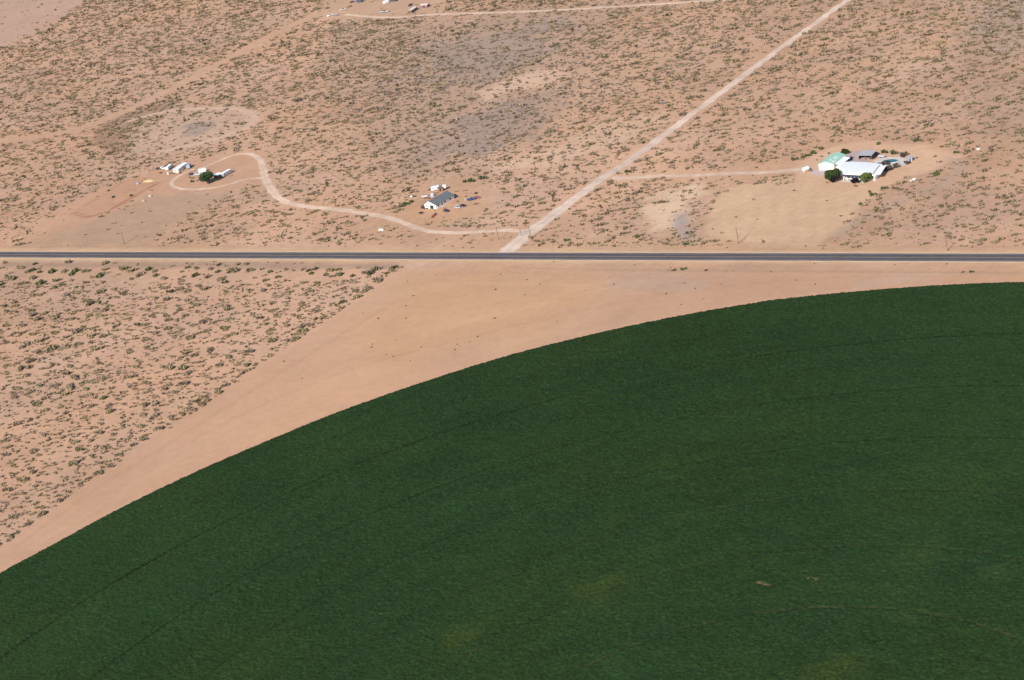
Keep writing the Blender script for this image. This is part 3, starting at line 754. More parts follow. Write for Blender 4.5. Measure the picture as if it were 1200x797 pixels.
def scatter(n, seed):
    r = np.random.default_rng(seed)
    x = r.uniform(-1230, 330, n); y = r.uniform(-480, 850, n)
    px, py = to_px(x, y)
    ok = (px > -110) & (px < 1310) & (py > -70) & (py < 720)
    return x[ok], y[ok], px[ok], py[ok], r
LEFT = P((-2, 308), (472, 315), (395, 370), (330, 414), (250, 465), (170, 518), (90, 578), (-2, 645))
LEFT_OUT = P((-130, 304), (474, 314), (395, 370), (250, 465), (90, 578), (-130, 735))
x, y, px, py, r = scatter(150000, 5)
d = dens(x, y)
inleft = inside(x, y, LEFT)
clump = 0.45 + 1.5 * np.clip(fbm(x, y, 9, 301, 3) + 0.45, 0, 1) * (0.75 + 0.5 * (fbm(x, y, 70, 303) + 0.5))
keep = r.random(len(x)) < d * clump * np.where(inleft, 0.80, 0.78)
lo_left = inleft[keep]
x, y, px, py, d = x[keep], y[keep], px[keep], py[keep], d[keep]
size = np.clip(np.exp(r.normal(0.20, 0.48, len(x))), 0.5, 3.3)
far = sstep(260, -20, py)                          # far scrub stands a little larger and closer
size *= 1 + 0.22 * far
size = np.where(lo_left, np.minimum(size * 0.95, 1.9), size)
rest = np.array([(m[0], m[1], m[2]) for m in measured[300:]])
x = np.concatenate([x, rest[:, 0]]); y = np.concatenate([y, rest[:, 1]]); size = np.concatenate([size, rest[:, 2]])
print('scattered shrubs', len(x))
def merged_shrubs(name, x, y, size, tints, nleaf, nvar, clumps, flat, leaf, seed, label, cat):
    r = np.random.default_rng(seed)
    V = []; T = []
    var = [shrub_variant(500 + seed * 50 + i, nleaf, clumps[i % len(clumps)], flat) for i in range(nvar)]
    which = r.integers(0, nvar, len(x))
    for i in range(nvar):
        s = np.nonzero(which == i)[0]
        if not len(s): continue
        p, k = var[i]
        v, q, t = leaf_tris(p, leaf, np.ones((len(p), 3)) * k[:, None])
        a = np.radians(r.normal(12, 24, len(s)))[:, None]
        sx = size[s][:, None]; sy = sx * r.uniform(0.75, 1.15, (len(s), 1)); sz = sx * r.uniform(0.8, 1.15, (len(s), 1))
        lx, ly = v[:, 0][None] * sx, v[:, 1][None] * sy
        V.append(np.stack([x[s][:, None] + lx * np.cos(a) - ly * np.sin(a), y[s][:, None] + lx * np.sin(a) + ly * np.cos(a), v[:, 2][None] * sz], 2).reshape(-1, 3))
        tt = tints[r.integers(0, len(tints), len(s))] * r.uniform(0.8, 1.25, (len(s), 1))
        T.append((tt[:, None, :] * t[None]).reshape(-1, 3))
    V = np.concatenate(V); T = np.concatenate(T)
    q = np.arange(len(V)).reshape(-1, 3)
    print(name, len(q), 'leaf faces')
    o = link(name, np_mesh(name, V, q, MAT_LEAF, T, 'tint'))
    return tag(o, label, cat, kind='stuff')
big = size > 1.35
merged_shrubs('desert_scrub', x[big], y[big], size[big], SHRUB_TINTS, 32, 14, (3, 4, 5), 0.36, 0.165, 1,
              'scattered olive brown desert scrub covering the plain above and below the highway', 'scrub')
merged_shrubs('low_scrub', x[~big], y[~big], size[~big], SHRUB_TINTS * 1.05, 18, 10, (2, 3), 0.40, 0.21, 2,
              'small low shrubs dotted between the larger desert scrub', 'scrub')
# dry grass and twig litter, low and pale
x, y, px, py, r = scatter(80000, 9)
d = dens(x, y)
grey = np.zeros_like(x)
for i in (1, 2, 3, 4, 8, 18, 21, 22):
    grey = np.maximum(grey, sstep(8, -8, sdf(x, y, PATCHES[i][0]) + 16 * fbm(x, y, 20, 401)))
keep = r.random(len(x)) < np.clip(0.20 * d + 0.85 * grey * (d > 0.02), 0, 1) * (0.75 + fbm(x, y, 22, 403) * 2.6)
x, y, grey = x[keep], y[keep], grey[keep]
sz = np.exp(r.normal(-0.35, 0.35, len(x)))
g = grey > 0.4
TW = np.array([[0.15, 0.118, 0.098], [0.185, 0.15, 0.125], [0.125, 0.10, 0.082]])
TB = np.array([[0.17, 0.125, 0.08], [0.13, 0.10, 0.065], [0.20, 0.15, 0.10]])
merged_shrubs('dry_brush', x[g], y[g], sz[g] * 1.5, TW, 14, 8, (2, 3), 0.34, 0.26, 3, 'grey dry brush in streaks across the middle of the far plain', 'brush')
merged_shrubs('dry_grass', x[~g], y[~g], sz[~g], TB, 9, 8, (2, 3), 0.30, 0.24, 4, 'sparse dry grass tufts between the desert shrubs', 'grass')
# ------------------------------------------------------------------ materials of the built things
M_WHITE = paint('white_painted_metal', (0.78, 0.77, 0.74), 0.5, 0.06, 0.8)
M_WHITE_WALL = paint('white_stucco', (0.80, 0.78, 0.73), 0.85, 0.05, 1.5)
M_PINK_WALL = paint('pink_lit_white_siding', (0.82, 0.73, 0.70), 0.8, 0.08, 1.0, stretch=(0.3, 0.3, 6))  # pink cast of the half-lit long wall put into its colour
M_CREAM = paint('cream_metal', (0.74, 0.68, 0.56), 0.55, 0.06, 0.8)
M_WHITE_ROOF = paint('white_metal_roof', (0.62, 0.62, 0.65), 0.5, 0.05, 0.6, stretch=(4, 0.3, 1))
M_GREY_SHINGLE = paint('grey_shingle_roof', (0.105, 0.112, 0.12), 0.9, 0.32, 1.6, bump=0.03)
M_GREEN_ROOF = paint('faded_green_metal_roof', (0.26, 0.45, 0.36), 0.55, 0.10, 0.5, stretch=(4, 0.5, 1))
M_FADED = paint('bleached_roof_sheet', (0.52, 0.52, 0.46), 0.6, 0.12, 0.8)
M_GREY_ROOF = paint('grey_tin_roof', (0.30, 0.29, 0.31), 0.6, 0.12, 0.8)
M_LAV = paint('pale_grey_metal', (0.52, 0.53, 0.57), 0.5, 0.06, 0.8)
M_BLUEGREY = paint('blue_grey_metal', (0.27, 0.30, 0.37), 0.5, 0.08, 0.8)
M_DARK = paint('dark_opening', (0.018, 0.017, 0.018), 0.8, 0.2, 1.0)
M_GLASS = paint('dark_window_glass', (0.03, 0.034, 0.04), 0.15, 0.05, 1.0)
M_TYRE = paint('rubber', (0.02, 0.02, 0.02), 0.85, 0.1, 4.0)
M_RIM = paint('wheel_rim', (0.45, 0.45, 0.46), 0.35, 0.05, 4.0, metal=0.6)
M_RUST = paint('rusty_boards', (0.20, 0.095, 0.055), 0.9, 0.25, 1.2)
M_BROWN = paint('weathered_brown_wood', (0.13, 0.080, 0.055), 0.9, 0.25, 1.5)
M_POLE = paint('weathered_pole_wood', (0.16, 0.105, 0.075), 0.9, 0.2, 2.0)
M_RED = paint('red_paint', (0.27, 0.045, 0.04), 0.5, 0.1, 1.0)
M_MAROON = paint('maroon_car_paint', (0.050, 0.012, 0.018), 0.35, 0.08, 1.0)
M_NAVY = paint('navy_car_paint', (0.012, 0.014, 0.036), 0.35, 0.08, 1.0)
M_BLUE = paint('blue_car_paint', (0.025, 0.060, 0.15), 0.35, 0.08, 1.0)
M_BLACK = paint('black_car_paint', (0.014, 0.013, 0.016), 0.35, 0.08, 1.0)
M_SILVER = paint('silver_car_paint', (0.48, 0.50, 0.54), 0.35, 0.05, 1.0)
M_PERI = paint('faded_blue_plastic', (0.36, 0.38, 0.60), 0.6, 0.08, 1.0)
M_CONC = paint('pale_concrete', (0.46, 0.40, 0.36), 0.9, 0.12, 0.6)
M_STONE = paint('pale_stone', (0.36, 0.32, 0.29), 0.9, 0.15, 1.0)
M_NAVY_TIN = paint('dark_blue_tin', (0.045, 0.05, 0.085), 0.6, 0.1, 1.0)
M_TARP = paint('teal_tarp', (0.06, 0.16, 0.12), 0.7, 0.15, 1.0)
M_PINKSTUFF = paint('pale_pink_sheet', (0.62, 0.50, 0.46), 0.7, 0.1, 1.0)
M_SAND = paint('yellow_sand_heap', (0.46, 0.33, 0.17), 0.95, 0.12, 1.0, bump=0.08)
def water_mat():
    m, nt, N, L, b = new_mat('pool_water')
    tc = N.new('ShaderNodeTexCoord')
    f = _noise(nt, tc.outputs['Object'], 1.5, 2.0)
    b.inputs['Base Color'].default_value = (0.006, 0.085, 0.085, 1)
    b.inputs['Roughness'].default_value = 0.08
    _bump(nt, f, 0.02, 0.4, b)
    return m
M_WATER = water_mat()

# ------------------------------------------------------------------ builders
def gable(root, x0, x1, y0, y1, eave, ridge, wall, roof, over=0.35, th=0.12, ridge_y=None):
    """ridge runs along local x"""
    ym = (y0 + y1) / 2 if ridge_y is None else ridge_y
    w = MB().prism_x([(y0, 0), (y1, 0), (y1, eave), (ym, ridge), (y0, eave)], x0, x1).build('wall', wall, root)
    for side in (0, 1):
        ya = y0 if side == 0 else y1
        k = (ridge - eave) / abs(ym - ya)
        s = -1 if side == 0 else 1
        yo = ya + s * over; zo = eave - over * k
        prof = [(yo, zo + 0.004), (ym, ridge + 0.004), (ym, ridge + th), (yo, zo + th)]
        if side == 1: prof = prof[::-1]
        MB().prism_x(prof, x0 - over, x1 + over).build('roof_slope', roof, root)
    return w
def opening(root, name, mat, x, y, z0, z1, w, face, frame=None):
    """window or door leaf, set 4 cm proud of a wall; face is the wall's outward local axis"""
    def slab(hw, za, zb, d0, d1):
        b = MB()
        if face == '-y': b.box(x - hw, x + hw, y - d1, y - d0, za, zb)
        elif face == '+y': b.box(x - hw, x + hw, y + d0, y + d1, za, zb)
        elif face == '-x': b.box(x - d1, x - d0, y - hw, y + hw, za, zb)
        else: b.box(x + d0, x + d1, y - hw, y + hw, za, zb)
        return b
    o = slab(w / 2, z0, z1, -0.02, 0.04).build(name, mat, root)
    if frame:
        f = MB()
        for (a, c, za, zb) in ((-w / 2 - 0.1, -w / 2, z0 - 0.1, z1 + 0.1), (w / 2, w / 2 + 0.1, z0 - 0.1, z1 + 0.1), (-w / 2, w / 2, z1, z1 + 0.1), (-w / 2, w / 2, z0 - 0.1, z0)):
            if face in ('-y', '+y'):
                yy = (y - 0.07, y + 0.02) if face == '-y' else (y - 0.02, y + 0.07)
                f.box(x + a, x + c, yy[0], yy[1], za, zb)
            else:
                xx = (x - 0.07, x + 0.02) if face == '-x' else (x - 0.02, x + 0.07)
                f.box(xx[0], xx[1], y + a, y + c, za, zb)
        f.build('frame', frame, o)
    return o
def wheels(root, xs, half, r=0.34, w=0.22):
    for x in xs:
        for s in (-1, 1):
            t = MB().tube((x, s * half - s * w, r), (x, s * half, r), r, n=12).build('wheel', M_TYRE, root)
            MB().tube((x, s * half, r), (x, s * (half + 0.02), r), r * 0.58, n=8).build('rim', M_RIM, t)
def car(root, mat, L=4.6, W=1.8, H=1.45, wagon=False):
    h = L / 2
    body = MB().prism_y([(-h, 0.35), (-h + 0.05, 0.85), (-h + 0.9, 0.93), (h - 1.25, 0.93), (h - 0.1, 0.74), (h, 0.38)][::1], -W / 2, W / 2)
    body.build('body', mat, root, bevel=0.06)
    b0 = -h + 0.12 if wagon else -h + 0.62
    gl = MB().box(b0, h - 1.15, -W / 2 + 0.06, W / 2 - 0.06, 0.93, H - 0.08, 0.38, 0.14)
    gl.build('windows', M_GLASS, root)
    MB().box(b0 + 0.36, h - 1.5, -W / 2 + 0.18, W / 2 - 0.18, H - 0.078, H).build('car_roof', mat, root, bevel=0.03)
    wheels(root, (-h + 0.85, h - 0.9), W / 2 + 0.01)
    for s in (-1, 1):
        MB().box(h - 0.10, h + 0.01, s * 0.62 - 0.16, s * 0.62 + 0.16, 0.55, 0.68).build('headlight', M_WHITE, root)
def pickup(root, mat, bed_mat=None, L=5.3, W=1.9, H=1.8):
    h = L / 2
    MB().box(-h, h, -W / 2, W / 2, 0.45, 0.95).build('body', mat, root, bevel=0.05)
    MB().box(0.9, h - 0.02, -W / 2 + 0.03, W / 2 - 0.03, 0.952, 1.12, 0.03, 0.03).build('bonnet', mat, root, bevel=0.04)
    MB().box(-0.75, 0.9, -W / 2 + 0.05, W / 2 - 0.05, 0.952, H - 0.08, 0.22, 0.12).build('windows', M_GLASS, root)
    MB().box(-0.55, 0.66, -W / 2 + 0.15, W / 2 - 0.15, H - 0.078, H).build('cab_roof', mat, root, bevel=0.03)
    b = MB()
    b.box(-h, -0.76, -W / 2, -W / 2 + 0.08, 0.952, 1.3); b.box(-h, -0.76, W / 2 - 0.08, W / 2, 0.952, 1.3); b.box(-h, -h + 0.08, -W / 2 + 0.08, W / 2 - 0.08, 0.952, 1.3)
    b.build('bed_side', bed_mat or mat, root)
    wheels(root, (-h + 1.05, h - 0.95), W / 2 + 0.01, 0.40, 0.26)
def camper(root, mat, roofm, L=6.5, W=2.4, H=2.7, stripe=None, dark=2):
    h = L / 2
    MB().prism_y([(-h, 0.55), (-h - 0.1, 1.3), (-h + 0.15, H - 0.12), (h - 0.5, H - 0.12), (h, 1.6), (h - 0.15, 0.55)], -W / 2, W / 2).build('shell', mat, root, bevel=0.06)
    MB().box(-h + 0.1, h - 0.5, -W / 2 - 0.02, W / 2 + 0.02, H - 0.118, H, 0.05, 0.1).build('camper_roof', roofm, root)
    for s, f in ((-1, '-y'), (1, '+y')):
        for i in range(dark):
            x = -h + 1.2 + i * (L - 2.6) / max(1, dark - 1) if dark > 1 else 0
            opening(root, 'window', M_GLASS, x, s * W / 2, 1.45, 2.05, 1.0, f)
        if stripe: MB().box(-h + 0.1, h - 0.3, min(s * W / 2, s * (W / 2 + 0.015)), max(s * W / 2, s * (W / 2 + 0.015)), 0.95, 1.2).build('stripe', stripe, root)
    opening(root, 'door', M_LAV, 0.2, -W / 2, 0.65, 2.25, 0.75, '-y')
    MB().box(h - 0.2, h + 1.1, -0.06, 0.06, 0.42, 0.54).build('hitch', M_DARK, root)
    wheels(root, (-0.45, 0.45), W / 2 - 0.05, 0.36, 0.22)
def flatbed(root, mat, load=None, L=7.0, W=2.2):
    h = L / 2
    MB().box(-h, h, -W / 2, W / 2, 0.75, 0.92).build('deck', mat, root)
    MB().box(-h, -h + 0.1, -W / 2 + 0.02, W / 2 - 0.02, 0.922, 1.5).build('headboard', mat, root)
    MB().box(h, h + 1.4, -0.07, 0.07, 0.7, 0.84).build('hitch', M_DARK, root)
    wheels(root, (-0.7, 0.3), W / 2 - 0.1, 0.40, 0.24)
    if load: MB().box(-0.8, 1.0, -0.8, 0.8, 0.922, 1.7, 0.15, 0.1).build('load', load, root)
def shed(root, L, W, h0, h1, wall, roof, over=0.3, open_side=False):
    """lean-to: low side at -y"""
    k = (h1 - h0) / W
    if open_side:
        for x in (-L / 2 + 0.12, 0, L / 2 - 0.12):
            MB().box(x - 0.1, x + 0.1, -W / 2 + 0.02, -W / 2 + 0.22, 0, h0).build('post', M_BROWN, root)
        w = MB()
        w.prism_x([(-W / 2 + 0.25, 0), (W / 2 - 0.2, 0), (W / 2 - 0.2, h1 - 0.2 * k), (-W / 2 + 0.25, h0 + 0.25 * k)], -L / 2, -L / 2 + 0.12)
        w.prism_x([(-W / 2 + 0.25, 0), (W / 2 - 0.2, 0), (W / 2 - 0.2, h1 - 0.2 * k), (-W / 2 + 0.25, h0 + 0.25 * k)], L / 2 - 0.12, L / 2)
        w.box(-L / 2 + 0.12, L / 2 - 0.12, W / 2 - 0.199, W / 2, 0, h1 - 0.2 * k)
        w.build('wall', wall, root)
    else:
        MB().prism_x([(-W / 2, 0), (W / 2, 0), (W / 2, h1), (-W / 2, h0)], -L / 2, L / 2).build('wall', wall, root)
        opening(root, 'door', M_DARK, 0, -W / 2, 0.02, min(2.0, h0 - 0.2), L * 0.3, '-y')
    MB().prism_x([(-W / 2 - over, h0 - over * k + 0.004), (W / 2 + over, h1 + over * k + 0.004), (W / 2 + over, h1 + over * k + 0.1), (-W / 2 - over, h0 - over * k + 0.1)],
                 -L / 2 - over, L / 2 + over).build('shed_roof', roof, root)
def pole(x, y, h, label, arm_az=0.0, arm=True, group=None, shadow_leg=False):
    t = thing('utility_pole', label, 'utility pole', x, y, arm_az, group)
    MB().tube((0, 0, 0), (0, 0, h), 0.24, 0.16, 10).build('post', M_POLE, t)
    if arm:
        c = MB().box(-1.2, 1.2, -0.20, -0.08, h - 0.75, h - 0.58).build('crossarm', M_POLE, t)
        for k in (-1.05, -0.5, 0.5, 1.05):
            MB().lathe([(0.05, h - 0.58), (0.07, h - 0.48), (0.03, h - 0.38)], k, -0.14, 6).build('insulator', M_STONE, c)
    if shadow_leg:
        MB().tube((1.9, 0.9, 0), (0.1, 0.05, h * 0.72), 0.10, 0.08, 8).build('shadow_leg', M_POLE, t)  # leaning leg stands in for the post's cast shadow
    return t
def crown_mesh(name, rx, rz, zc, n, leaf, tint, seed, lobes=9, base=0.5):
    """foliage in several offset lobes; gaps between them"""
    r = np.random.default_rng(seed)
    d = r.normal(size=(lobes, 3)); d /= np.linalg.norm(d, axis=1)[:, None]; d[:, 2] = np.abs(d[:, 2]) * 1.25 - 0.62
    lc = d * np.array([rx, rx, rz]) * r.uniform(0.42, 0.78, lobes)[:, None]
    lr = r.uniform(0.36, 0.56, lobes)
    w = r.integers(0, lobes, n)
    e = r.normal(size=(n, 3)); e /= np.linalg.norm(e, axis=1)[:, None]; e *= (r.random(n) ** 0.35)[:, None]
    p = lc[w] + e * lr[w][:, None] * np.array([rx, rx, rz])
    p[:, 2] += zc
    p[:, 2] = np.maximum(p[:, 2], base + 0.2 * r.random(n))
    v, q, t = leaf_quads(p, leaf, np.array(tint)[None] * r.uniform(0.6, 1.4, (n, 1)) * r.uniform(0.8, 1.2, lobes)[w][:, None])
    return np_mesh(name, v, q, MAT_TREE, t, 'tint')
def tree(name, label, cat, x, y, rx, rz, zc, trunk_h, n, tint, seed, leaf=0.24, group=None, base=0.5):
    t = thing(name, label, cat, x, y, 0, group)
    b = MB().tube((0, 0, 0), (0.1, 0.05, trunk_h), 0.06 * rx + 0.08, 0.045 * rx + 0.05, 9)
    tk = b.build('trunk', MAT_BARK, t)
    r = random.Random(seed)
    for k in range(6):
        a = k * 1.05 + r.uniform(-0.3, 0.3)
        MB().tube((0.1, 0.05, trunk_h * 0.9), (math.cos(a) * rx * 0.55, math.sin(a) * rx * 0.55, zc + r.uniform(-0.3, 0.5) * rz), 0.035 * rx, 0.012 * rx, 6).build('limb', MAT_BARK, tk)
    link('crown', crown_mesh('crown', rx, rz, zc, n, leaf, tint, seed, base=base), t)
    return t
GREEN_SHRUB = [shrub_mesh('green_shrub', 700 + i, np.array([[0.060, 0.085, 0.026], [0.080, 0.094, 0.034], [0.052, 0.070, 0.030]][i]), 130, 4, 0.5, 0.13) for i in range(3)]
GREY_SHRUB = [shrub_mesh('grey_shrub', 720 + i, np.array([[0.085, 0.070, 0.060], [0.070, 0.058, 0.046], [0.10, 0.075, 0.06]][i]), 130, 4, 0.5, 0.13) for i in range(3)]
def bush(px, py, wpx, label, kind=0, grey=False, name=None, cat='shrub', group=None, rz=None, ry=0.8, hz=1.0):
    x, y = at(px, py)
    sc = FPX / (AX_F @ (np.array([x, y, 0]) - CAM))
    r = wpx / sc / 2 * 1.1
    o = link(name or ('grey_shrub' if grey else 'green_shrub'), (GREY_SHRUB if grey else GREEN_SHRUB)[kind % 3], None, (x, y, 0), R_(random.gauss(10, 20)) if rz is None else rz)
    o.scale = (r, r * ry, r * hz)
    return tag(o, label, cat, group)
N_AX = R_(88)

# ------------------------------------------------------------------ left homestead
hd = heading((209, 200.5), (219.5, 193))
x, y = at(206.9, 202.6)
t = thing('mobile_home', 'long white mobile home with a cream front end, left of the driveway loop', 'mobile home', x, y, hd)
gable(t, 0, 12.6, -2.1, 2.1, 2.6, 3.15, M_WHITE, M_WHITE, 0.2, 0.1)
MB().box(-0.45, -0.2, -2.05, 2.05, 0.3, 2.5).build('end_panel', M_CREAM, t)
for k in (2.2, 5.4, 9.8): opening(t, 'window', M_GLASS, k, -2.1, 1.2, 2.0, 1.1, '-y', M_WHITE)
opening(t, 'door', M_BROWN, 7.6, -2.1, 0.1, 2.1, 0.9, '-y')
opening(t, 'window', M_GLASS, 4.0, 2.1, 1.2, 2.0, 1.1, '+y', M_WHITE)
x, y = at(198.6, 198.2)
t = thing('travel_trailer', 'small white travel trailer parked upright beside the white pickup, left of the mobile home', 'trailer', x, y, hd + 0.1)
camper(t, M_LAV, M_WHITE, 8.0, 2.4, 2.6)
x, y = at(192.0, 197.8)
t = thing('pickup_truck', 'white pickup with dark windows parked left of the small white trailer', 'pickup truck', x, y, R_(-8))
pickup(t, M_WHITE)
x, y = at(185.8, 198.6)
t = thing('parked_car', 'dark car at the far left end of the row of parked vehicles', 'car', x, y, R_(15))
car(t, M_BLACK)
bush(188, 203, 4, 'dark brown dead shrub in front of the dark car', 1, True)
x, y = at(197.3, 204.2)
t = thing('water_barrel', 'pale pink barrel standing at the corner of the white mobile home', 'barrel', x, y)
MB().lathe([(0.62, 0), (0.68, 0.5), (0.68, 1.0), (0.62, 1.5)], 0, 0, 14).build('drum', M_PINKSTUFF, t)
MB().lathe([(0.64, 1.504), (0.64, 1.58), (0.3, 1.6)], 0, 0, 14).build('lid', M_PINKSTUFF, t)
x, y = at(203.0, 203.6)
t = thing('scrap_pile', 'brown pile of boards beside the pink barrel', 'wood pile', x, y, R_(10))
for k in range(7):
    MB().box(-1.6, 1.6, -0.5 + 0.02 * k, 0.5 - 0.05 * k, 0.12 * k, 0.12 * k + 0.1).build('board', M_BROWN, t, (random.uniform(-.2, .2), random.uniform(-.15, .15), 0), random.uniform(-.2, .2))
x, y = at(211.2, 203.2)
t = thing('propane_tank', 'small red gas tank on feet beside the white mobile home', 'gas tank', x, y, hd)
MB().tube((-0.7, 0, 0.75), (0.7, 0, 0.75), 0.42, n=12).build('tank', M_RED, t)
MB().box(-0.5, -0.35, -0.3, 0.3, 0, 0.4).build('foot', M_DARK, t); MB().box(0.35, 0.5, -0.3, 0.3, 0, 0.4).build('foot', M_DARK, t)
x, y = at(211.5, 193.5)
t = thing('tarp_heap', 'low heap under a dark green tarp behind the white mobile home', 'tarp', x, y, hd)
MB().prism_z([(-1.6, -1), (1.5, -1.1), (1.7, 0.9), (-1.4, 1.1)], 0, 1.5, [(-1.0, -0.3), (0.9, -0.4), (1.0, 0.3), (-0.8, 0.4)]).build('tarp', M_TARP, t)
MB().box(-1.7, -1.45, -0.2, 0.2, 0, 0.25).build('weight', M_STONE, t)
x, y = at(221.8, 196.6)
t = thing('delivery_van', 'blue grey box van behind the far end of the white mobile home', 'van', x, y, hd + 0.35)
MB().box(-3.2, 1.6, -1.15, 1.15, 0.55, 2.9)  .build('cargo_box', M_BLUEGREY, t, bevel=0.05)
MB().prism_y([(1.65, 0.5), (1.65, 2.3), (2.4, 2.2), (2.9, 1.4), (3.3, 1.2), (3.3, 0.5)], -1.05, 1.05).build('cab', M_BLUEGREY, t)
MB().prism_y([(2.35, 1.5), (2.35, 2.1), (2.42, 2.14), (2.84, 1.5)], -1.07, 1.07).build('windows', M_GLASS, t)
wheels(t, (-2.0, 2.5), 1.16, 0.42, 0.26)
# round the big tree
x, y = at(224.6, 205.0)
t = thing('parked_car', 'dark navy car left of the silver car at the loop track', 'car', x, y, R_(4))
car(t, M_NAVY, 4.4)
x, y = at(231.0, 205.4)
t = thing('parked_car', 'silver car between the dark navy car and the white box trailer', 'car', x, y, R_(20))
car(t, M_SILVER, 4.8, wagon=True)
x, y = at(237.4, 202.4)
t = thing('box_trailer', 'white box trailer just behind the big green tree on its left', 'trailer', x, y, R_(50))
MB().box(-2.6, 2.6, -1.15, 1.15, 0.6, 2.7).build('cargo_box', M_WHITE, t, bevel=0.05)
opening(t, 'door', M_LAV, -2.6, 0, 0.7, 2.5, 1.8, '-x')
MB().box(2.6, 3.8, -0.07, 0.07, 0.5, 0.62).build('hitch', M_DARK, t)
wheels(t, (-0.5, 0.4), 1.1, 0.36, 0.22)
x, y = at(244.5, 215.4)
tree('shade_tree', 'big round dark green tree inside the driveway loop of the left homestead', 'tree', x, y, 6.0, 5.0, 4.6, 2.0, 7600, (0.048, 0.082, 0.034), 31, 0.26, base=0.25)
x, y = at(255.8, 208.2)
hd2 = R_(150)
t = thing('shed_or_shadow', 'white roofed shed with a dark front right of the big green tree', 'shed', x, y, R_(-20))
shed(t, 4.4, 4.0, 2.3, 2.6, M_BROWN, M_WHITE, 0.3, True)
x, y = at(266.0, 205.2)
t = thing('motor_home', 'pale grey motor home with a dark blue end, right of the white shed', 'motor home', x, y, heading((259.5, 207), (271, 200.5)))
camper(t, M_LAV, M_WHITE, 9.0, 2.5, 2.9, None, 3)
MB().box(-4.75, -4.62, -1.15, 1.15, 0.7, 2.6).build('end_panel', M_BLUEGREY, t)
bush(225.5, 213.5, 6, 'small dark green bush in the sand left of the big tree', 0, hz=1.3)
bush(231.0, 212.0, 4, 'small brown green bush beside the dark green bush', 1)
# the red lot left of it
for px, py, lab in ((133, 231.6, 'dark boulder alone in the middle of the red sand lot'), (126.8, 224.0, 'dark brown boulder on the upper edge of the red sand lot'), (161.5, 215.8, 'grey boulder at the top right of the red sand lot'),
                    (153.8, 229.8, 'small dark boulder on the lower right edge of the red sand lot'), (176, 230.5, 'pale grey boulder on the grey ground right of the red sand lot'), (168.5, 236, 'grey boulder below the pale boulder right of the red sand lot')):
    x, y = at(px, py)
    m = M_STONE if 'pale' in lab else (M_BROWN if 'brown' in lab else M_BLUEGREY if 'grey' in lab else M_DARK)
    b = MB().lathe([(1.0, 0), (1.25, 0.35), (1.05, 0.85), (0.5, 1.15)], 0, 0, 7, 1.1, 0.8)
    b.v = [(vx + random.uniform(-.18, .18), vy + random.uniform(-.18, .18), vz + (random.uniform(-.08, .12) if vz > 0 else 0)) for vx, vy, vz in b.v]
    tag(b.build('boulder', m, None, (x, y, 0), random.uniform(0, 6)), lab, 'boulder')
x, y = at(174.5, 212.3)
b = MB().lathe([(3.4, 0.0), (2.4, 0.45), (1.0, 0.9), (0.2, 1.0)], 0, 0, 14, 1.5, 0.7)
b.v = [(vx + random.uniform(-.3, .3), vy + random.uniform(-.2, .2), vz) for vx, vy, vz in b.v]
tag(b.build('sand_heap', M_SAND, None, (x, y, 0), 0.1), 'low yellow sand heap at the top right corner of the red lot', 'sand heap')

# ------------------------------------------------------------------ grey roofed house
hd = heading((511.5, 245), (532, 233.5))
x, y = at(511.6, 245)
t = thing('grey_roofed_house', 'long white house with a grey shingle roof and a dark doorway in its gable end', 'house', x, y, hd)
gable(t, 0, 16.6, 0, 9.2, 2.7, 4.9, M_PINK_WALL, M_GREY_SHINGLE, 0.55, 0.15, 5.2)
MB().prism_x([(0.02, 0), (9.18, 0), (9.18, 2.68), (5.2, 4.86), (0.02, 2.68)], -0.10, -0.004).build('gable_wall', M_WHITE_WALL, t)  # separate whiter skin for the sunlit gable end
opening(t, 'garage_door', M_DARK, -0.10, 3.4, 0.02, 2.3, 2.9, '-x', M_WHITE)
opening(t, 'window', M_GLASS, -0.10, 7.3, 1.1, 2.1, 1.1, '-x', M_WHITE)
for k, m in ((2.0, M_GLASS), (8.2, M_BROWN), (13.0, M_GLASS)):
    opening(t, 'window', m, k, 0, 1.0, 2.05, 1.5, '-y', M_WHITE)
opening(t, 'door', M_MAROON, 5.4, 0, 0.05, 2.1, 1.0, '-y', M_WHITE)
opening(t, 'door', M_LAV, 11.0, 9.2, 0.05, 2.1, 1.0, '+y', M_WHITE)
MB().box(3.9, 6.9, -1.7, -0.06, 0, 0.22).build('porch_slab', M_CONC, t)
x, y = at(496.8, 244.0)
t = thing('tool_shed', 'small dark maroon shed at the left corner of the grey roofed house', 'shed', x, y, R_(-10))
shed(t, 2.6, 2.0, 1.7, 2.0, M_MAROON, M_RUST, 0.15)
x, y = at(493.5, 250.6)
t = thing('utility_cart', 'small purple grey cart in the sand below the maroon shed', 'cart', x, y, R_(10))
MB().box(-1.0, 1.0, -0.6, 0.6, 0.5, 1.1, -0.1, -0.1).build('tub', M_MAROON, t); wheels(t, (-0.5, 0.5), 0.62, 0.3, 0.15)
x, y = at(508.6, 253.0)
t = thing('rowing_boat', 'narrow red boat lying on the sand in front of the doorway', 'boat', x, y, heading((506, 256), (511, 250.5)))
hull = [(-4.2, 0), (-3.2, -0.6), (0, -0.85), (2.8, -0.6), (4.4, 0), (2.8, 0.6), (0, 0.85), (-3.2, 0.6)]
MB().prism_z([(a * 0.85, b * 0.6) for a, b in hull], 0, 0.62, hull).build('hull', M_RED, t)
MB().prism_z([(a * 0.88, b * 0.76) for a, b in hull], 0.624, 0.64).build('well', M_RED, t)
for k in (-1.2, 0.6): MB().box(k - 0.12, k + 0.12, -0.5, 0.5, 0.642, 0.69).build('seat', M_BROWN, t)
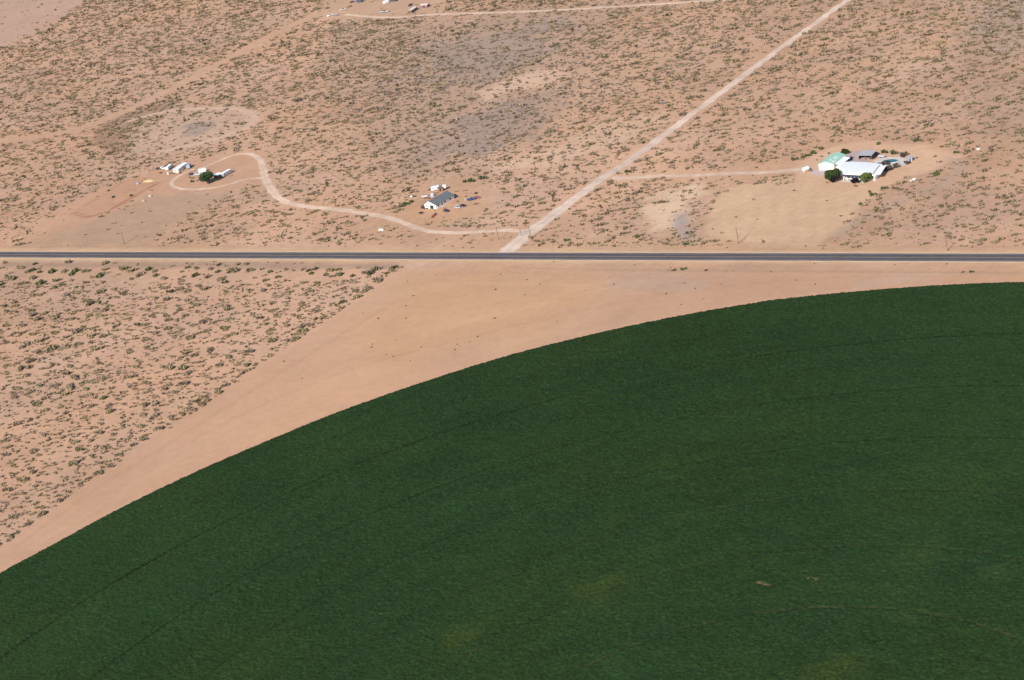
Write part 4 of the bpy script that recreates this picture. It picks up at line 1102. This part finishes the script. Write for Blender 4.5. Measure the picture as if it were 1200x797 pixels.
for (px, py, m, ang, lab) in ((523.3, 248.0, M_NAVY, -20, 'dark navy car parked in front of the long wall of the grey roofed house'),
                              (536.0, 243.8, M_SILVER, -25, 'silver car between the navy car and the maroon car'),
                              (542.8, 242.0, M_MAROON, -22, 'dark maroon car beside the silver car, on its right')):
    x, y = at(px, py)
    t = thing('parked_car', lab, 'car', x, y, R_(ang)); car(t, m, 4.5)
x, y = at(553.2, 234.6)
t = thing('pickup_truck', 'blue pickup parked right of the house beside the red car', 'pickup truck', x, y, R_(40)); pickup(t, M_BLUE)
x, y = at(558.8, 232.8)
t = thing('parked_car', 'dark red car behind the blue pickup right of the house', 'car', x, y, R_(20)); car(t, M_RED, 4.6)
x, y = at(545.5, 234.6)
b = MB().lathe([(0.6, 0), (0.65, 0.4), (0.4, 0.7)], 0, 0, 8)
tag(b.build('boulder', M_STONE, None, (x, y, 0)), 'pale boulder between the house and the blue pickup', 'boulder')
bush(546, 230.3, 3.2, 'tiny brown shrub behind the pale boulder right of the house', 1, True)
bush(556, 227.6, 7, 'green brown shrub behind the blue pickup', 1)
x, y = at(511.2, 222.8)
t = thing('travel_trailer', 'pale blue white trailer behind the grey roofed house', 'trailer', x, y, R_(30))
camper(t, M_WHITE, paint('pale_blue_roof', (0.52, 0.60, 0.66), 0.5, 0.05, 1.0), 5.6, 2.6, 2.7)
x, y = at(517.6, 223.4)
t = thing('board_shed', 'rusty brown board shed right of the pale blue trailer', 'shed', x, y, R_(10)); shed(t, 3.4, 3.0, 2.1, 2.5, M_RUST, M_BROWN, 0.2)
x, y = at(521.7, 222.4)
t = thing('water_tank', 'white water tank on a dark stand right of the brown shed', 'water tank', x, y)
for a in range(4): MB().box(-0.08, 0.08, -0.08, 0.08, 0, 1.2).build('leg', M_DARK, t, (0.7 * math.cos(a * 1.57 + .78), 0.7 * math.sin(a * 1.57 + .78), 0))
MB().lathe([(1.1, 1.2), (1.2, 1.35), (1.2, 2.8), (0.7, 3.2), (0.15, 3.3)], 0, 0, 16).build('tank', M_WHITE, t)
x, y = at(504.8, 223.0)
t = thing('scrap_pile', 'brown heap of old boards left of the pale blue trailer', 'wood pile', x, y, 0.3)
for k in range(7):
    MB().box(-1.4, 1.4, -0.7 + 0.05 * k, 0.7 - 0.05 * k, 0.15 * k, 0.15 * k + 0.13).build('board', M_BROWN, t, (random.uniform(-.2, .2), 0, 0), random.uniform(-.25, .25))
x, y = at(510.5, 226.6)
t = thing('scrap_pile', 'low rust coloured heap in front of the pale blue trailer', 'wood pile', x, y, 0.1)
for k in range(4):
    MB().box(-1.8, 1.8, -0.7, 0.7 - 0.1 * k, 0.12 * k, 0.12 * k + 0.1).build('board', M_RUST, t, (random.uniform(-.2, .2), 0, 0), random.uniform(-.15, .15))
x, y = at(507.2, 230.2)
t = thing('water_barrel', 'faded blue plastic tank behind the left end of the grey roof', 'barrel', x, y)
MB().lathe([(1.15, 0), (1.2, 0.2), (1.2, 1.5), (0.8, 1.9)], 0, 0, 14).build('drum', M_PERI, t)
MB().lathe([(0.4, 1.904), (0.4, 2.0)], 0, 0, 10).build('lid', M_WHITE, t)
x, y = at(498.0, 230.4)
t = thing('horse_trough', 'pale lavender metal trough left of the blue plastic tank', 'trough', x, y, R_(15))
MB().box(-1.9, 1.9, -0.6, 0.6, 0.15, 0.9, -0.12, -0.12).build('basin', M_LAV, t)
MB().box(-1.85, 1.85, -0.55, 0.55, 0.904, 0.93).build('water', M_GLASS, t)
for k in (-1.4, 1.4): MB().box(k - .1, k + .1, -.5, .5, 0, 0.15).build('foot', M_DARK, t)
x, y = at(501.0, 232.8)
t = thing('scrap_pile', 'dark brown heap of boards in front of the lavender trough', 'wood pile', x, y, -0.1)
for k in range(6):
    MB().box(-2.0, 2.0, -0.6, 0.6 - 0.06 * k, 0.13 * k, 0.13 * k + 0.11).build('board', M_BROWN, t, (random.uniform(-.2, .2), 0, 0), random.uniform(-.15, .15))
for (px, py, w, k, lab) in ((481, 237, 9, 1, 'olive green shrub, upper one of the row left of the house'), (476, 240, 10, 0, 'green shrub in the middle of the row left of the house'), (471, 242.5, 9, 2, 'dark green shrub at the lower end of the row left of the house'),
                            (486, 230.5, 5, 2, 'small dark shrub above the row left of the house'),
                            (553, 212.8, 12, 0, 'bright green shrub behind the house yard, middle of three'), (543, 213.6, 9, 1, 'olive green shrub behind the house yard, left of the bright green one'), (567, 209.6, 12, 2, 'dark green shrub behind the house yard, right of the bright green one')):
    bush(px, py, w, lab, k)
x, y = at(482, 230.6)
b = MB().lathe([(0.6, 0), (0.7, 0.4), (0.4, 0.7)], 0, 0, 7)
tag(b.build('boulder', M_WHITE, None, (x, y, 0)), 'white boulder beside the small dark shrub left of the house', 'boulder')

# ------------------------------------------------------------------ ranch house and barn
hd = heading((977, 192.4), (991, 181.4), 3.4)
x, y = at(978, 199.3)
t = thing('green_roofed_barn', 'white metal barn with a faded green roof beside the white ranch house', 'barn', x, y, hd)
LB = 15.0
gable(t, 0, LB, 0, 9.4, 3.4, 4.9, M_WHITE_WALL, M_GREEN_ROOF, 0.25, 0.1)
MB().prism_x([(-3.7, 2.45), (-0.04, 3.20), (-0.04, 3.30), (-3.7, 2.55)], 1.0, LB - 2.0).build('lean_to_roof', M_WHITE, t)
for px in (1.2, 6.0, LB - 2.3): MB().box(px - 0.08, px + 0.08, -3.5, -3.34, 0, 2.47).build('post', M_WHITE, t)
k = 1.5 / 4.7
for x0, x1, y0, y1 in ((1.2, 4.4, 0.6, 2.3), (6.6, 10.0, 1.6, 3.4), (2.6, 4.8, 3.0, 4.2)):
    MB().prism_x([(y0, 3.4 + y0 * k + 0.103), (y1, 3.4 + y1 * k + 0.103), (y1, 3.4 + y1 * k + 0.14), (y0, 3.4 + y0 * k + 0.14)], x0, x1).build('faded_roof_sheet', M_FADED, t)
opening(t, 'garage_door', M_LAV, 0, 4.7, 0.02, 2.9, 4.0, '-x', M_WHITE)
opening(t, 'door', M_LAV, 3.2, 0, 0.02, 2.2, 1.0, '-y', M_WHITE)
opening(t, 'garage_door', M_DARK, LB - 2.4, 0, 0.02, 2.8, 2.6, '-y', M_WHITE)
# ranch house: low hipped white roof over an irregular plan
eave_px = [(979.5, 196.0), (988.6, 204.4), (1009, 205.6), (1026, 206.6), (1035.0, 197.2), (1034.0, 192.8), (1019, 190.6), (998, 189.6), (986, 190.4)]
pl = ats(eave_px, 2.75); cx, cy = pl.mean(0)
t = thing('ranch_house', 'big white ranch house with a wide white roof between two green trees', 'house', cx, cy, 0)
loc = [(a - cx, b - cy) for a, b in pl]
def inset(poly, f): return [(a * f, b * f) for a, b in poly]
wl = inset(loc, 0.94)
MB().prism_z(wl, 0, 2.72).build('wall', M_WHITE_WALL, t)
MB().prism_z(loc, 2.725, 2.95).build('fascia', M_WHITE, t)
MB().prism_z(inset(loc, 0.995), 2.954, 3.55, inset(loc, 0.80)).build('roof', M_WHITE, t)
MB().prism_z(inset(loc, 0.80), 3.554, 3.75, inset(loc, 0.30)).build('roof_deck', M_WHITE_ROOF, t)
# front porch; dark roof colour stands in for the shade under the eave
f0, f1 = Vector(wl[1]), Vector(wl[2]); dirv = (f1 - f0).normalized(); nv = Vector((dirv.y, -dirv.x))
def along(a, b, d0, d1, z0, z1):
    q = [f0 + dirv * a + nv * d0, f0 + dirv * a + nv * d1, f0 + dirv * b + nv * d1, f0 + dirv * b + nv * d0]
    return MB().prism_z([(v.x, v.y) for v in q][::1], z0, z1)
W_ = (f1 - f0).length
along(0.8, W_ - 0.3, 0.02, 0.06, 0.5, 2.45).build('porch_window', M_GLASS, t)
along(-0.2, W_ + 0.2, 0.1, 2.6, 2.30, 2.45).build('porch_roof', M_NAVY_TIN, t)
for i in range(5): along(0.3 + i * (W_ - 0.8) / 4, 0.5 + i * (W_ - 0.8) / 4, 2.1, 2.3, 0.06, 2.348).build('porch_post', M_WHITE, t)
along(-0.5, W_ + 4.0, 0.1, 4.4, 0.0, 0.06).build('patio_slab', M_CONC, t)
# gabled awning at the right end, with a raised dark strip beside it
ga = Vector(at(1022.6, 205.6, 2.9)) - Vector((cx, cy)); gb = Vector(at(1030.6, 195.6, 2.9)) - Vector((cx, cy))
gd = (gb - ga).normalized(); gn = Vector((gd.y, -gd.x))
q = [ga, ga + gn * 0.7, gb + gn * 0.7, gb]
MB().prism_z([(v.x, v.y) for v in q], 3.5, 4.0).build('dark_roof_strip', M_GREY_ROOF, t)
q = [ga + gn * 0.9, ga + gn * 4.4, gb + gn * 3.8, gb + gn * 0.9]
MB().prism_z([(v.x, v.y) for v in q], 3.3, 3.9, [(v.x, v.y) for v in [ga + gn * 0.9 + gd, ga + gn * 2.6 + gd, gb + gn * 2.4 - gd, gb + gn * 0.9 - gd]]).build('end_roof', M_WHITE, t)
x, y = at(977, 211.6)
tree('shade_tree', 'round green tree in front of the corner between the barn and the white ranch house', 'tree', x, y, 4.4, 3.6, 4.3, 2.0, 4600, (0.062, 0.094, 0.030), 41, 0.25)
x, y = at(1016, 213.6)
tree('shade_tree', 'bright yellow green tree in front of the right end of the white ranch house', 'tree', x, y, 3.9, 2.8, 3.2, 1.6, 4200, (0.110, 0.140, 0.035), 43, 0.24)
x, y = at(1002.4, 215.0)
tree('dark_tree', 'dark purple leaved small tree between the two green trees of the ranch house', 'tree', x, y, 2.5, 1.6, 1.8, 0.9, 1900, (0.022, 0.016, 0.022), 45, 0.2, base=0.25)
x, y = at(979.8, 213.6)
tree('dark_tree', 'small dark tree added for the dark patch at the lower right of the round green tree', 'tree', x, y, 2.9, 1.9, 2.0, 0.9, 2200, (0.022, 0.017, 0.020), 47, 0.2, base=0.25)  # small tree added to darken the green tree's lower right
x, y = at(990.6, 181.2)
tree('yard_tree', 'small dark green tree behind the far end of the green roofed barn', 'tree', x, y, 2.3, 1.8, 2.0, 0.9, 1700, (0.048, 0.062, 0.020), 49, 0.2, base=0.3)
for (px, py, w, k, lab) in ((970, 180.2, 5, 1, 'small olive bush beside the upper edge of the barn roof'), (963, 183.6, 4, 2, 'small dark bush left of the barn, below the olive bush'), (956.6, 188.4, 4, 1, 'small olive bush left of the white barn wall'),
                            (931, 187.6, 10, 0, 'green shrub at the lower left end of the hedge left of the barn'), (938.5, 185.2, 9, 1, 'olive shrub second from the lower left in the hedge left of the barn'),
                            (947, 183.0, 9, 2, 'dark green shrub in the middle of the hedge left of the barn'), (953.5, 180.2, 10, 0, 'green shrub fourth along the hedge left of the barn'), (960.5, 175.0, 10, 1, 'olive shrub at the upper right end of the hedge left of the barn'),
                            (1026.6, 169.8, 9, 1, 'olive shrub above the ranch yard on the bare upper edge'), (1074, 165.6, 9, 2, 'dark shrub on the upper edge of the ranch yard'), (1121, 179.4, 9, 2, 'dark shrub at the right corner of the ranch yard'),
                            (1093, 206.4, 14, 1, 'wide olive green shrub right of the ranch yard'), (1023, 229.2, 11, 0, 'green shrub in the corner below the ranch yard'), (1036.5, 221.4, 10, 2, 'dark green shrub above the green shrub in the corner below the ranch yard'),
                            (1017, 226.0, 7, 1, 'olive shrub left of the green shrub below the ranch yard'), (1006, 240, 8, 1, 'olive shrub at the right corner of the ploughed field'),
                            (1037, 179.2, 11, 0, 'green shrub left of three behind the pool'), (1043, 179.6, 11, 1, 'olive shrub in the middle of three behind the pool'), (1048.6, 180.6, 10, 2, 'dark green shrub right of three behind the pool')):
    bush(px, py, w, lab, k)
for (px, py, w, k, lab) in ((1058, 183.8, 15, 2, 'reddish brown shrub right of the green shrubs behind the pool'), (1039.5, 199.4, 13, 1, 'dark grey shrub at the left end of the row below the pool'), (1046, 198.4, 13, 0, 'grey shrub in the middle of the row below the pool'),
                            (1053.5, 196.2, 13, 0, 'pale grey shrub at the right end of the row below the pool'), (1062.6, 191.6, 9, 1, 'dark shrub left of the pale blue shed by the pool'), (1074, 185.4, 4, 2, 'small brown shrub right of the pale blue shed by the pool'),
                            (1030.5, 194.4, 10, 1, 'dark shrub against the right end of the ranch house roof'), (1036.4, 193.2, 12, 1, 'very dark shrub between the ranch house and the pool')):
    bush(px, py, w, lab, k, True, hz=1.2)
# oval pool with its deck
x, y = at(1043.4, 189.0)
t = thing('swimming_pool', 'oval pool of teal water with a pale rim beside the white ranch house', 'pool', x, y, R_(-6))
MB().lathe([(4.3, 0.01), (4.25, 0.30), (3.9, 0.30), (3.9, 0.2)], 0, 0, 28, 1.15, 0.74).build('rim', M_CONC, t)
MB().lathe([(3.88, 0.12), (3.88, 0.205)], 0, 0, 28, 1.15, 0.74).build('water', M_WATER, t)
pd = ats([(1023, 188.5), (1034, 184.6), (1056, 183.6), (1063, 188), (1060, 194), (1036, 196), (1027, 193)])
tag(MB().prism_z([tuple(q) for q in pd], 0.004, 0.035).build('pool_deck', M_CONC), 'pale paved deck round the pool', kind='structure')
pd = ats([(988, 192), (992, 180), (1006, 176), (1012, 178), (1020, 186), (1018, 191)])
tag(MB().prism_z([tuple(q) for q in pd], 0.004, 0.03).build('yard_paving', paint('grey_yard_gravel', tuple(alb(196, 172, 165)), 0.95, 0.1, 0.6)), 'pale grey paved yard between barn and grey shed', kind='structure')
pd = ats([(950, 204), (953, 198), (966, 198), (972, 203), (962, 206)])
tag(MB().prism_z([tuple(q) for q in pd], 0.004, 0.03).build('barn_apron', paint('grey_apron_gravel', tuple(alb(205, 184, 176)), 0.95, 0.1, 0.6)), 'pale gravel apron in front of the white barn end', kind='structure')
x, y = at(1017.0, 185.0)
t = thing('open_shed', 'grey tin roofed open shed with a dark front behind the ranch house', 'shed', x, y, R_(-4))
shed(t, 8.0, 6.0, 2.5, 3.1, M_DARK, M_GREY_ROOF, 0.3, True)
x, y = at(1024.4, 184.4)
t = thing('shed_or_shadow', 'dark block standing for the shadow at the right side of the grey tin shed', 'shed', x, y, R_(84))
shed(t, 5.6, 2.6, 2.0, 2.2, M_DARK, M_DARK, 0.1)  # near-black block takes the place of the grey shed's shadow
x, y = at(1033.5, 184.6)
t = thing('parked_trailer', 'low pale blue trailer left of the shrubs behind the pool', 'trailer', x, y, R_(-12))
flatbed(t, M_LAV, None, 3.8, 2.0)
x, y = at(1067.0, 188.6)
t = thing('pump_shed', 'small pale blue shed at the right end of the pool yard', 'shed', x, y, R_(15))
shed(t, 2.4, 2.4, 1.9, 2.2, M_BLUEGREY, M_BLUEGREY, 0.15)
x, y = at(944.6, 200.6)
t = thing('propane_tank', 'white rounded gas tank left of the white barn end', 'gas tank', x, y, R_(60))
MB().tube((-1.6, 0, 1.35), (1.6, 0, 1.35), 1.15, n=16).tube((1.6, 0, 1.35), (2.1, 0, 1.35), 1.15, 0.5, 16).tube((-2.1, 0, 1.35), (-1.6, 0, 1.35), 0.5, 1.15, 16).build('tank', M_WHITE, t)
for k in (-1.1, 1.1): MB().box(k - .15, k + .15, -.8, .8, 0, 0.5).build('foot', M_CONC, t)
x, y = at(949.4, 200.8)
t = thing('utility_cart', 'small dark cart parked right of the white gas tank', 'cart', x, y, R_(20))
MB().box(-0.9, 0.9, -0.6, 0.6, 0.45, 1.3, 0.1, 0.05).build('tub', M_BROWN, t); wheels(t, (-0.5, 0.5), 0.62, 0.3, 0.15)
x, y = at(996.5, 187.4)
t = thing('doorway_shadow_box', 'small dark box standing for the shadowed doorway in the gap between barn and ranch house', 'dark_box', x, y, hd)
MB().box(-0.9, 0.9, -0.7, 0.7, 0, 2.2).build('dark_box', M_DARK, t); MB().box(-1.0, 1.0, -0.8, 0.8, 2.204, 2.3).build('lid', M_GREY_ROOF, t)  # dark box in place of the doorway shadow between the buildings
for px, py, lab in ((1071.5, 210.6, 'white boulder in the rubble right of the ranch yard'), (1067.5, 212.0, 'grey boulder left of the white boulder right of the ranch yard'), (1146.5, 175.2, 'bright white boulder alone in the scrub right of the ranch')):
    x, y = at(px, py)
    b = MB().lathe([(0.7, 0), (0.85, 0.3), (0.65, 0.6), (0.25, 0.75)], 0, 0, 8, 1.3, 0.8)
    b.v = [(vx + random.uniform(-.15, .15), vy + random.uniform(-.15, .15), vz) for vx, vy, vz in b.v]
    tag(b.build('boulder', M_STONE if 'grey' in lab else M_WHITE, None, (x, y, 0)), lab, 'boulder')
bush(930.2, 223.6, 3.6, 'tiny dark shrub alone in the ploughed field, upper one', 1, True)
bush(968.0, 235.2, 3.8, 'tiny olive shrub alone in the ploughed field, lower one', 1)

# ------------------------------------------------------------------ far parked vehicles along the top
x, y = at(387.2, 18.8)
t = thing('pickup_truck', 'white pickup standing alone at the left end of the far dirt road', 'pickup truck', x, y, R_(70)); pickup(t, M_WHITE, None, 5.6)
x, y = at(393.8, 18.4)
t = thing('flatbed_trailer', 'grey flat trailer right behind the far white pickup', 'trailer', x, y, R_(40)); flatbed(t, M_GREY_ROOF, M_BLUEGREY, 4.0, 2.0)
x, y = at(402.0, 12.2)
t = thing('flatbed_trailer', 'pale flat trailer with a dark load above the far white pickup', 'trailer', x, y, R_(25)); flatbed(t, M_CREAM, M_BROWN, 5.6, 2.0)
x, y = at(413.0, 3.0)
t = thing('parked_car', 'dark red car at the top edge left of the navy box trailer', 'car', x, y, R_(30)); car(t, M_MAROON)
x, y = at(421.8, 2.8)
t = thing('box_trailer', 'navy blue box trailer cut by the top edge', 'trailer', x, y, R_(10))
MB().box(-2.6, 2.6, -1.3, 1.3, 0.6, 3.0).build('cargo_box', M_NAVY_TIN, t, bevel=0.05); opening(t, 'door', M_LAV, -2.6, 0, 0.7, 2.6, 1.8, '-x')
wheels(t, (-0.5, 0.4), 1.2, 0.36, 0.22)
x, y = at(450.5, 14.6)
t = thing('flatbed_trailer', 'long pale flat trailer with a brown load beside the far dirt road', 'trailer', x, y, R_(2)); flatbed(t, M_LAV, M_BROWN, 9.5, 2.2)
x, y = at(452.6, 4.4)
t = thing('travel_trailer', 'small white trailer at the top edge above the long flat trailer', 'trailer', x, y, R_(60)); camper(t, M_WHITE, M_WHITE, 4.5, 2.4, 2.7)
x, y = at(461.5, 1.6)
t = thing('box_trailer', 'dark blue long trailer at the top edge right of the small white trailer', 'trailer', x, y, R_(0))
MB().box(-3.4, 3.4, -1.2, 1.2, 0.6, 2.6).build('cargo_box', M_NAVY_TIN, t, bevel=0.05); opening(t, 'door', M_LAV, -3.4, 0, 0.7, 2.4, 1.8, '-x')
wheels(t, (-0.5, 0.4), 1.1, 0.36, 0.22)
x, y = at(481.4, 6.8)
t = thing('parked_car', 'black car just above the slantwise mobile home at the top', 'car', x, y, R_(80)); car(t, M_BLACK, 4.4, wagon=True)
x, y = at(484.0, 13.6)
t = thing('mobile_home', 'pale roofed mobile home with its shadow side painted brown, lying slantwise at the top', 'mobile home', x, y, heading((479.5, 14.5), (488, 9)))
gable(t, -5.5, 5.5, -1.8, 1.8, 2.5, 2.9, M_BROWN, M_PINKSTUFF, 0.15, 0.1)  # brown walls carry the shaded side of a white-topped trailer
for k in (-3, 0, 3): opening(t, 'window', M_GLASS, k, -1.8, 1.2, 2.0, 1.0, '-y', M_WHITE)
opening(t, 'door', M_DARK, 1.5, -1.8, 0.1, 2.1, 0.9, '-y')
x, y = at(498.4, 8.6)
t = thing('mobile_home', 'maroon sided mobile home with a pale roof beside the far dirt road', 'mobile home', x, y, R_(-1))
gable(t, -3.7, 3.7, -1.8, 1.8, 2.5, 2.9, paint('maroon_siding', (0.16, 0.075, 0.085), 0.8, 0.1, 1.0), M_PINKSTUFF, 0.15, 0.1)
for k in (-2, 2): opening(t, 'window', M_GLASS, k, -1.8, 1.2, 2.0, 1.0, '-y', M_WHITE)
opening(t, 'door', M_DARK, 0.2, -1.8, 0.1, 2.1, 0.9, '-y')

# ------------------------------------------------------------------ poles, roadside things, single weeds
for px, py, h, lab, arm in ((145.8, 286, 9.0, 'wooden utility pole left of the scrub, leaning alone on grey ground above the highway', True),
                            (584.6, 281, 7.5, 'thin wooden pole left of the dirt road mouth', False),
                            (622.6, 280.5, 8.0, 'wooden utility pole on the right of the dirt road mouth', True),
                            (865.6, 285.2, 9.0, 'wooden utility pole with a slanting leg in place of its shadow below the ploughed field', False),
                            (1110.4, 294, 7.0, 'wooden utility pole at the far right beside the highway', True)):
    x, y = at(px, py)
    pole(x, y, h, lab, 0.0, arm, None, px > 860 and px < 870)
x, y = at(611.0, 276.4)
t = thing('gate_post', 'short wooden gate post on the left of the dirt road mouth', 'post', x, y)
MB().tube((0, 0, 0), (0, 0, 4.2), 0.16, 0.14, 8).build('post', M_POLE, t); MB().lathe([(0.24, 4.204), (0.24, 4.3), (0.05, 4.4)], 0, 0, 8).build('cap', M_DARK, t)
x, y = at(787, 318.6)
t = thing('dead_tree', 'leafless crooked dead tree on the strip below the highway', 'tree', x, y)
tk = MB().tube((0, 0, 0), (-0.3, 0.1, 2.2), 0.2, 0.15, 8).build('trunk', M_POLE, t)
for a in ((-2.6, -0.6, 1.2), (-0.6, 0.4, 4.0), (1.7, 0.6, 3.9), (0.8, -0.7, 3.2), (-3.6, -1.6, 0.4)):
    MB().tube((-0.3, 0.1, 2.1), a, 0.13, 0.05, 6).build('branch', M_POLE, t)
bush(788.5, 317.4, 7, 'olive shrub at the foot of the dead tree below the highway', 1)
bush(800.8, 316.2, 9, 'dark green shrub right of the dead tree below the highway', 0)
bush(827, 317.4, 6, 'brown shrub right of the dark green shrub below the highway', 2, True)
bush(1138.5, 319.2, 7, 'bright green shrub on the strip below the highway at the far right', 0)
bush(1128.5, 319.2, 5, 'brown shrub left of the bright green shrub at the far right', 2, True)
for px, py, w, k, lab in ((664, 282.4, 9, 0, 'green shrub right of the dirt road mouth, beside the highway strip'), (744, 279, 10, 1, 'olive shrub in the middle of the scrub edge above the highway'), (735.5, 202, 9, 0, 'yellow green shrub where the ranch driveway leaves the dirt road'),
                          (804.5, 287, 8, 2, 'dark green shrub at the foot of the grey wash above the highway')):
    bush(px, py, w, lab, k)
x, y = at(447.0, 269.8)
for k, (dx, dy, r) in enumerate(((-0.9, 0, 0.9), (0.5, 0.4, 0.75), (1.3, -0.5, 0.5))):
    b = MB().lathe([(r, 0), (r * 1.1, r * 0.4), (r * 0.8, r * 0.9), (r * 0.3, r * 1.1)], 0, 0, 8)
    b.v = [(vx + random.uniform(-.12, .12), vy + random.uniform(-.12, .12), vz) for vx, vy, vz in b.v]
    tag(b.build('boulder', M_WHITE, None, (x + dx, y + dy, 0)), ['largest white boulder of the three below the winding driveway', 'middle white boulder of the three below the winding driveway', 'smallest white boulder of the three below the winding driveway'][k], 'boulder')
WEEDS = [(300, 250, 3.987, "1140 283 1120 355 1130 418 1115 490 1035 575 955 620 930 635 545 610 700 490 735 385 570 490 500 465 655 590 610 660 770 625 215 770 130 690 640 668 720 690 1000 600 940 612 540 625 700 432 840 288 705 318"),
         (600, 250, 3.987, "475 330 458 300 805 325 975 330 905 268 570 240 1035 268 1000 268 720 375 890 400 340 360 210 505 70 310 935 325 195 225 130 330 60 380 860 350 790 425"),
         (900, 250, 3.987, "15 272 220 330 835 235 595 238 215 232 130 312 905 275")]
k = 0
for ox, oy, z, txt in WEEDS:
    n = np.array([float(q) for q in txt.split()]).reshape(-1, 2)
    for u, v in n:
        x, y = at(ox + u / z, oy + v / z + 0.4)
        o = link('dry_weed', (GREY_SHRUB + GREEN_SHRUB)[k % 6 if k % 2 else k % 3], None, (x, y, 0), random.uniform(0, 6))
        r = random.uniform(0.45, 0.95); o.scale = (r, r * 0.8, r * 0.7)
        tag(o, 'tiny dry weed alone on the bare sand between the highway and the green field', 'weed', 'weeds on the bare sand')
        k += 1
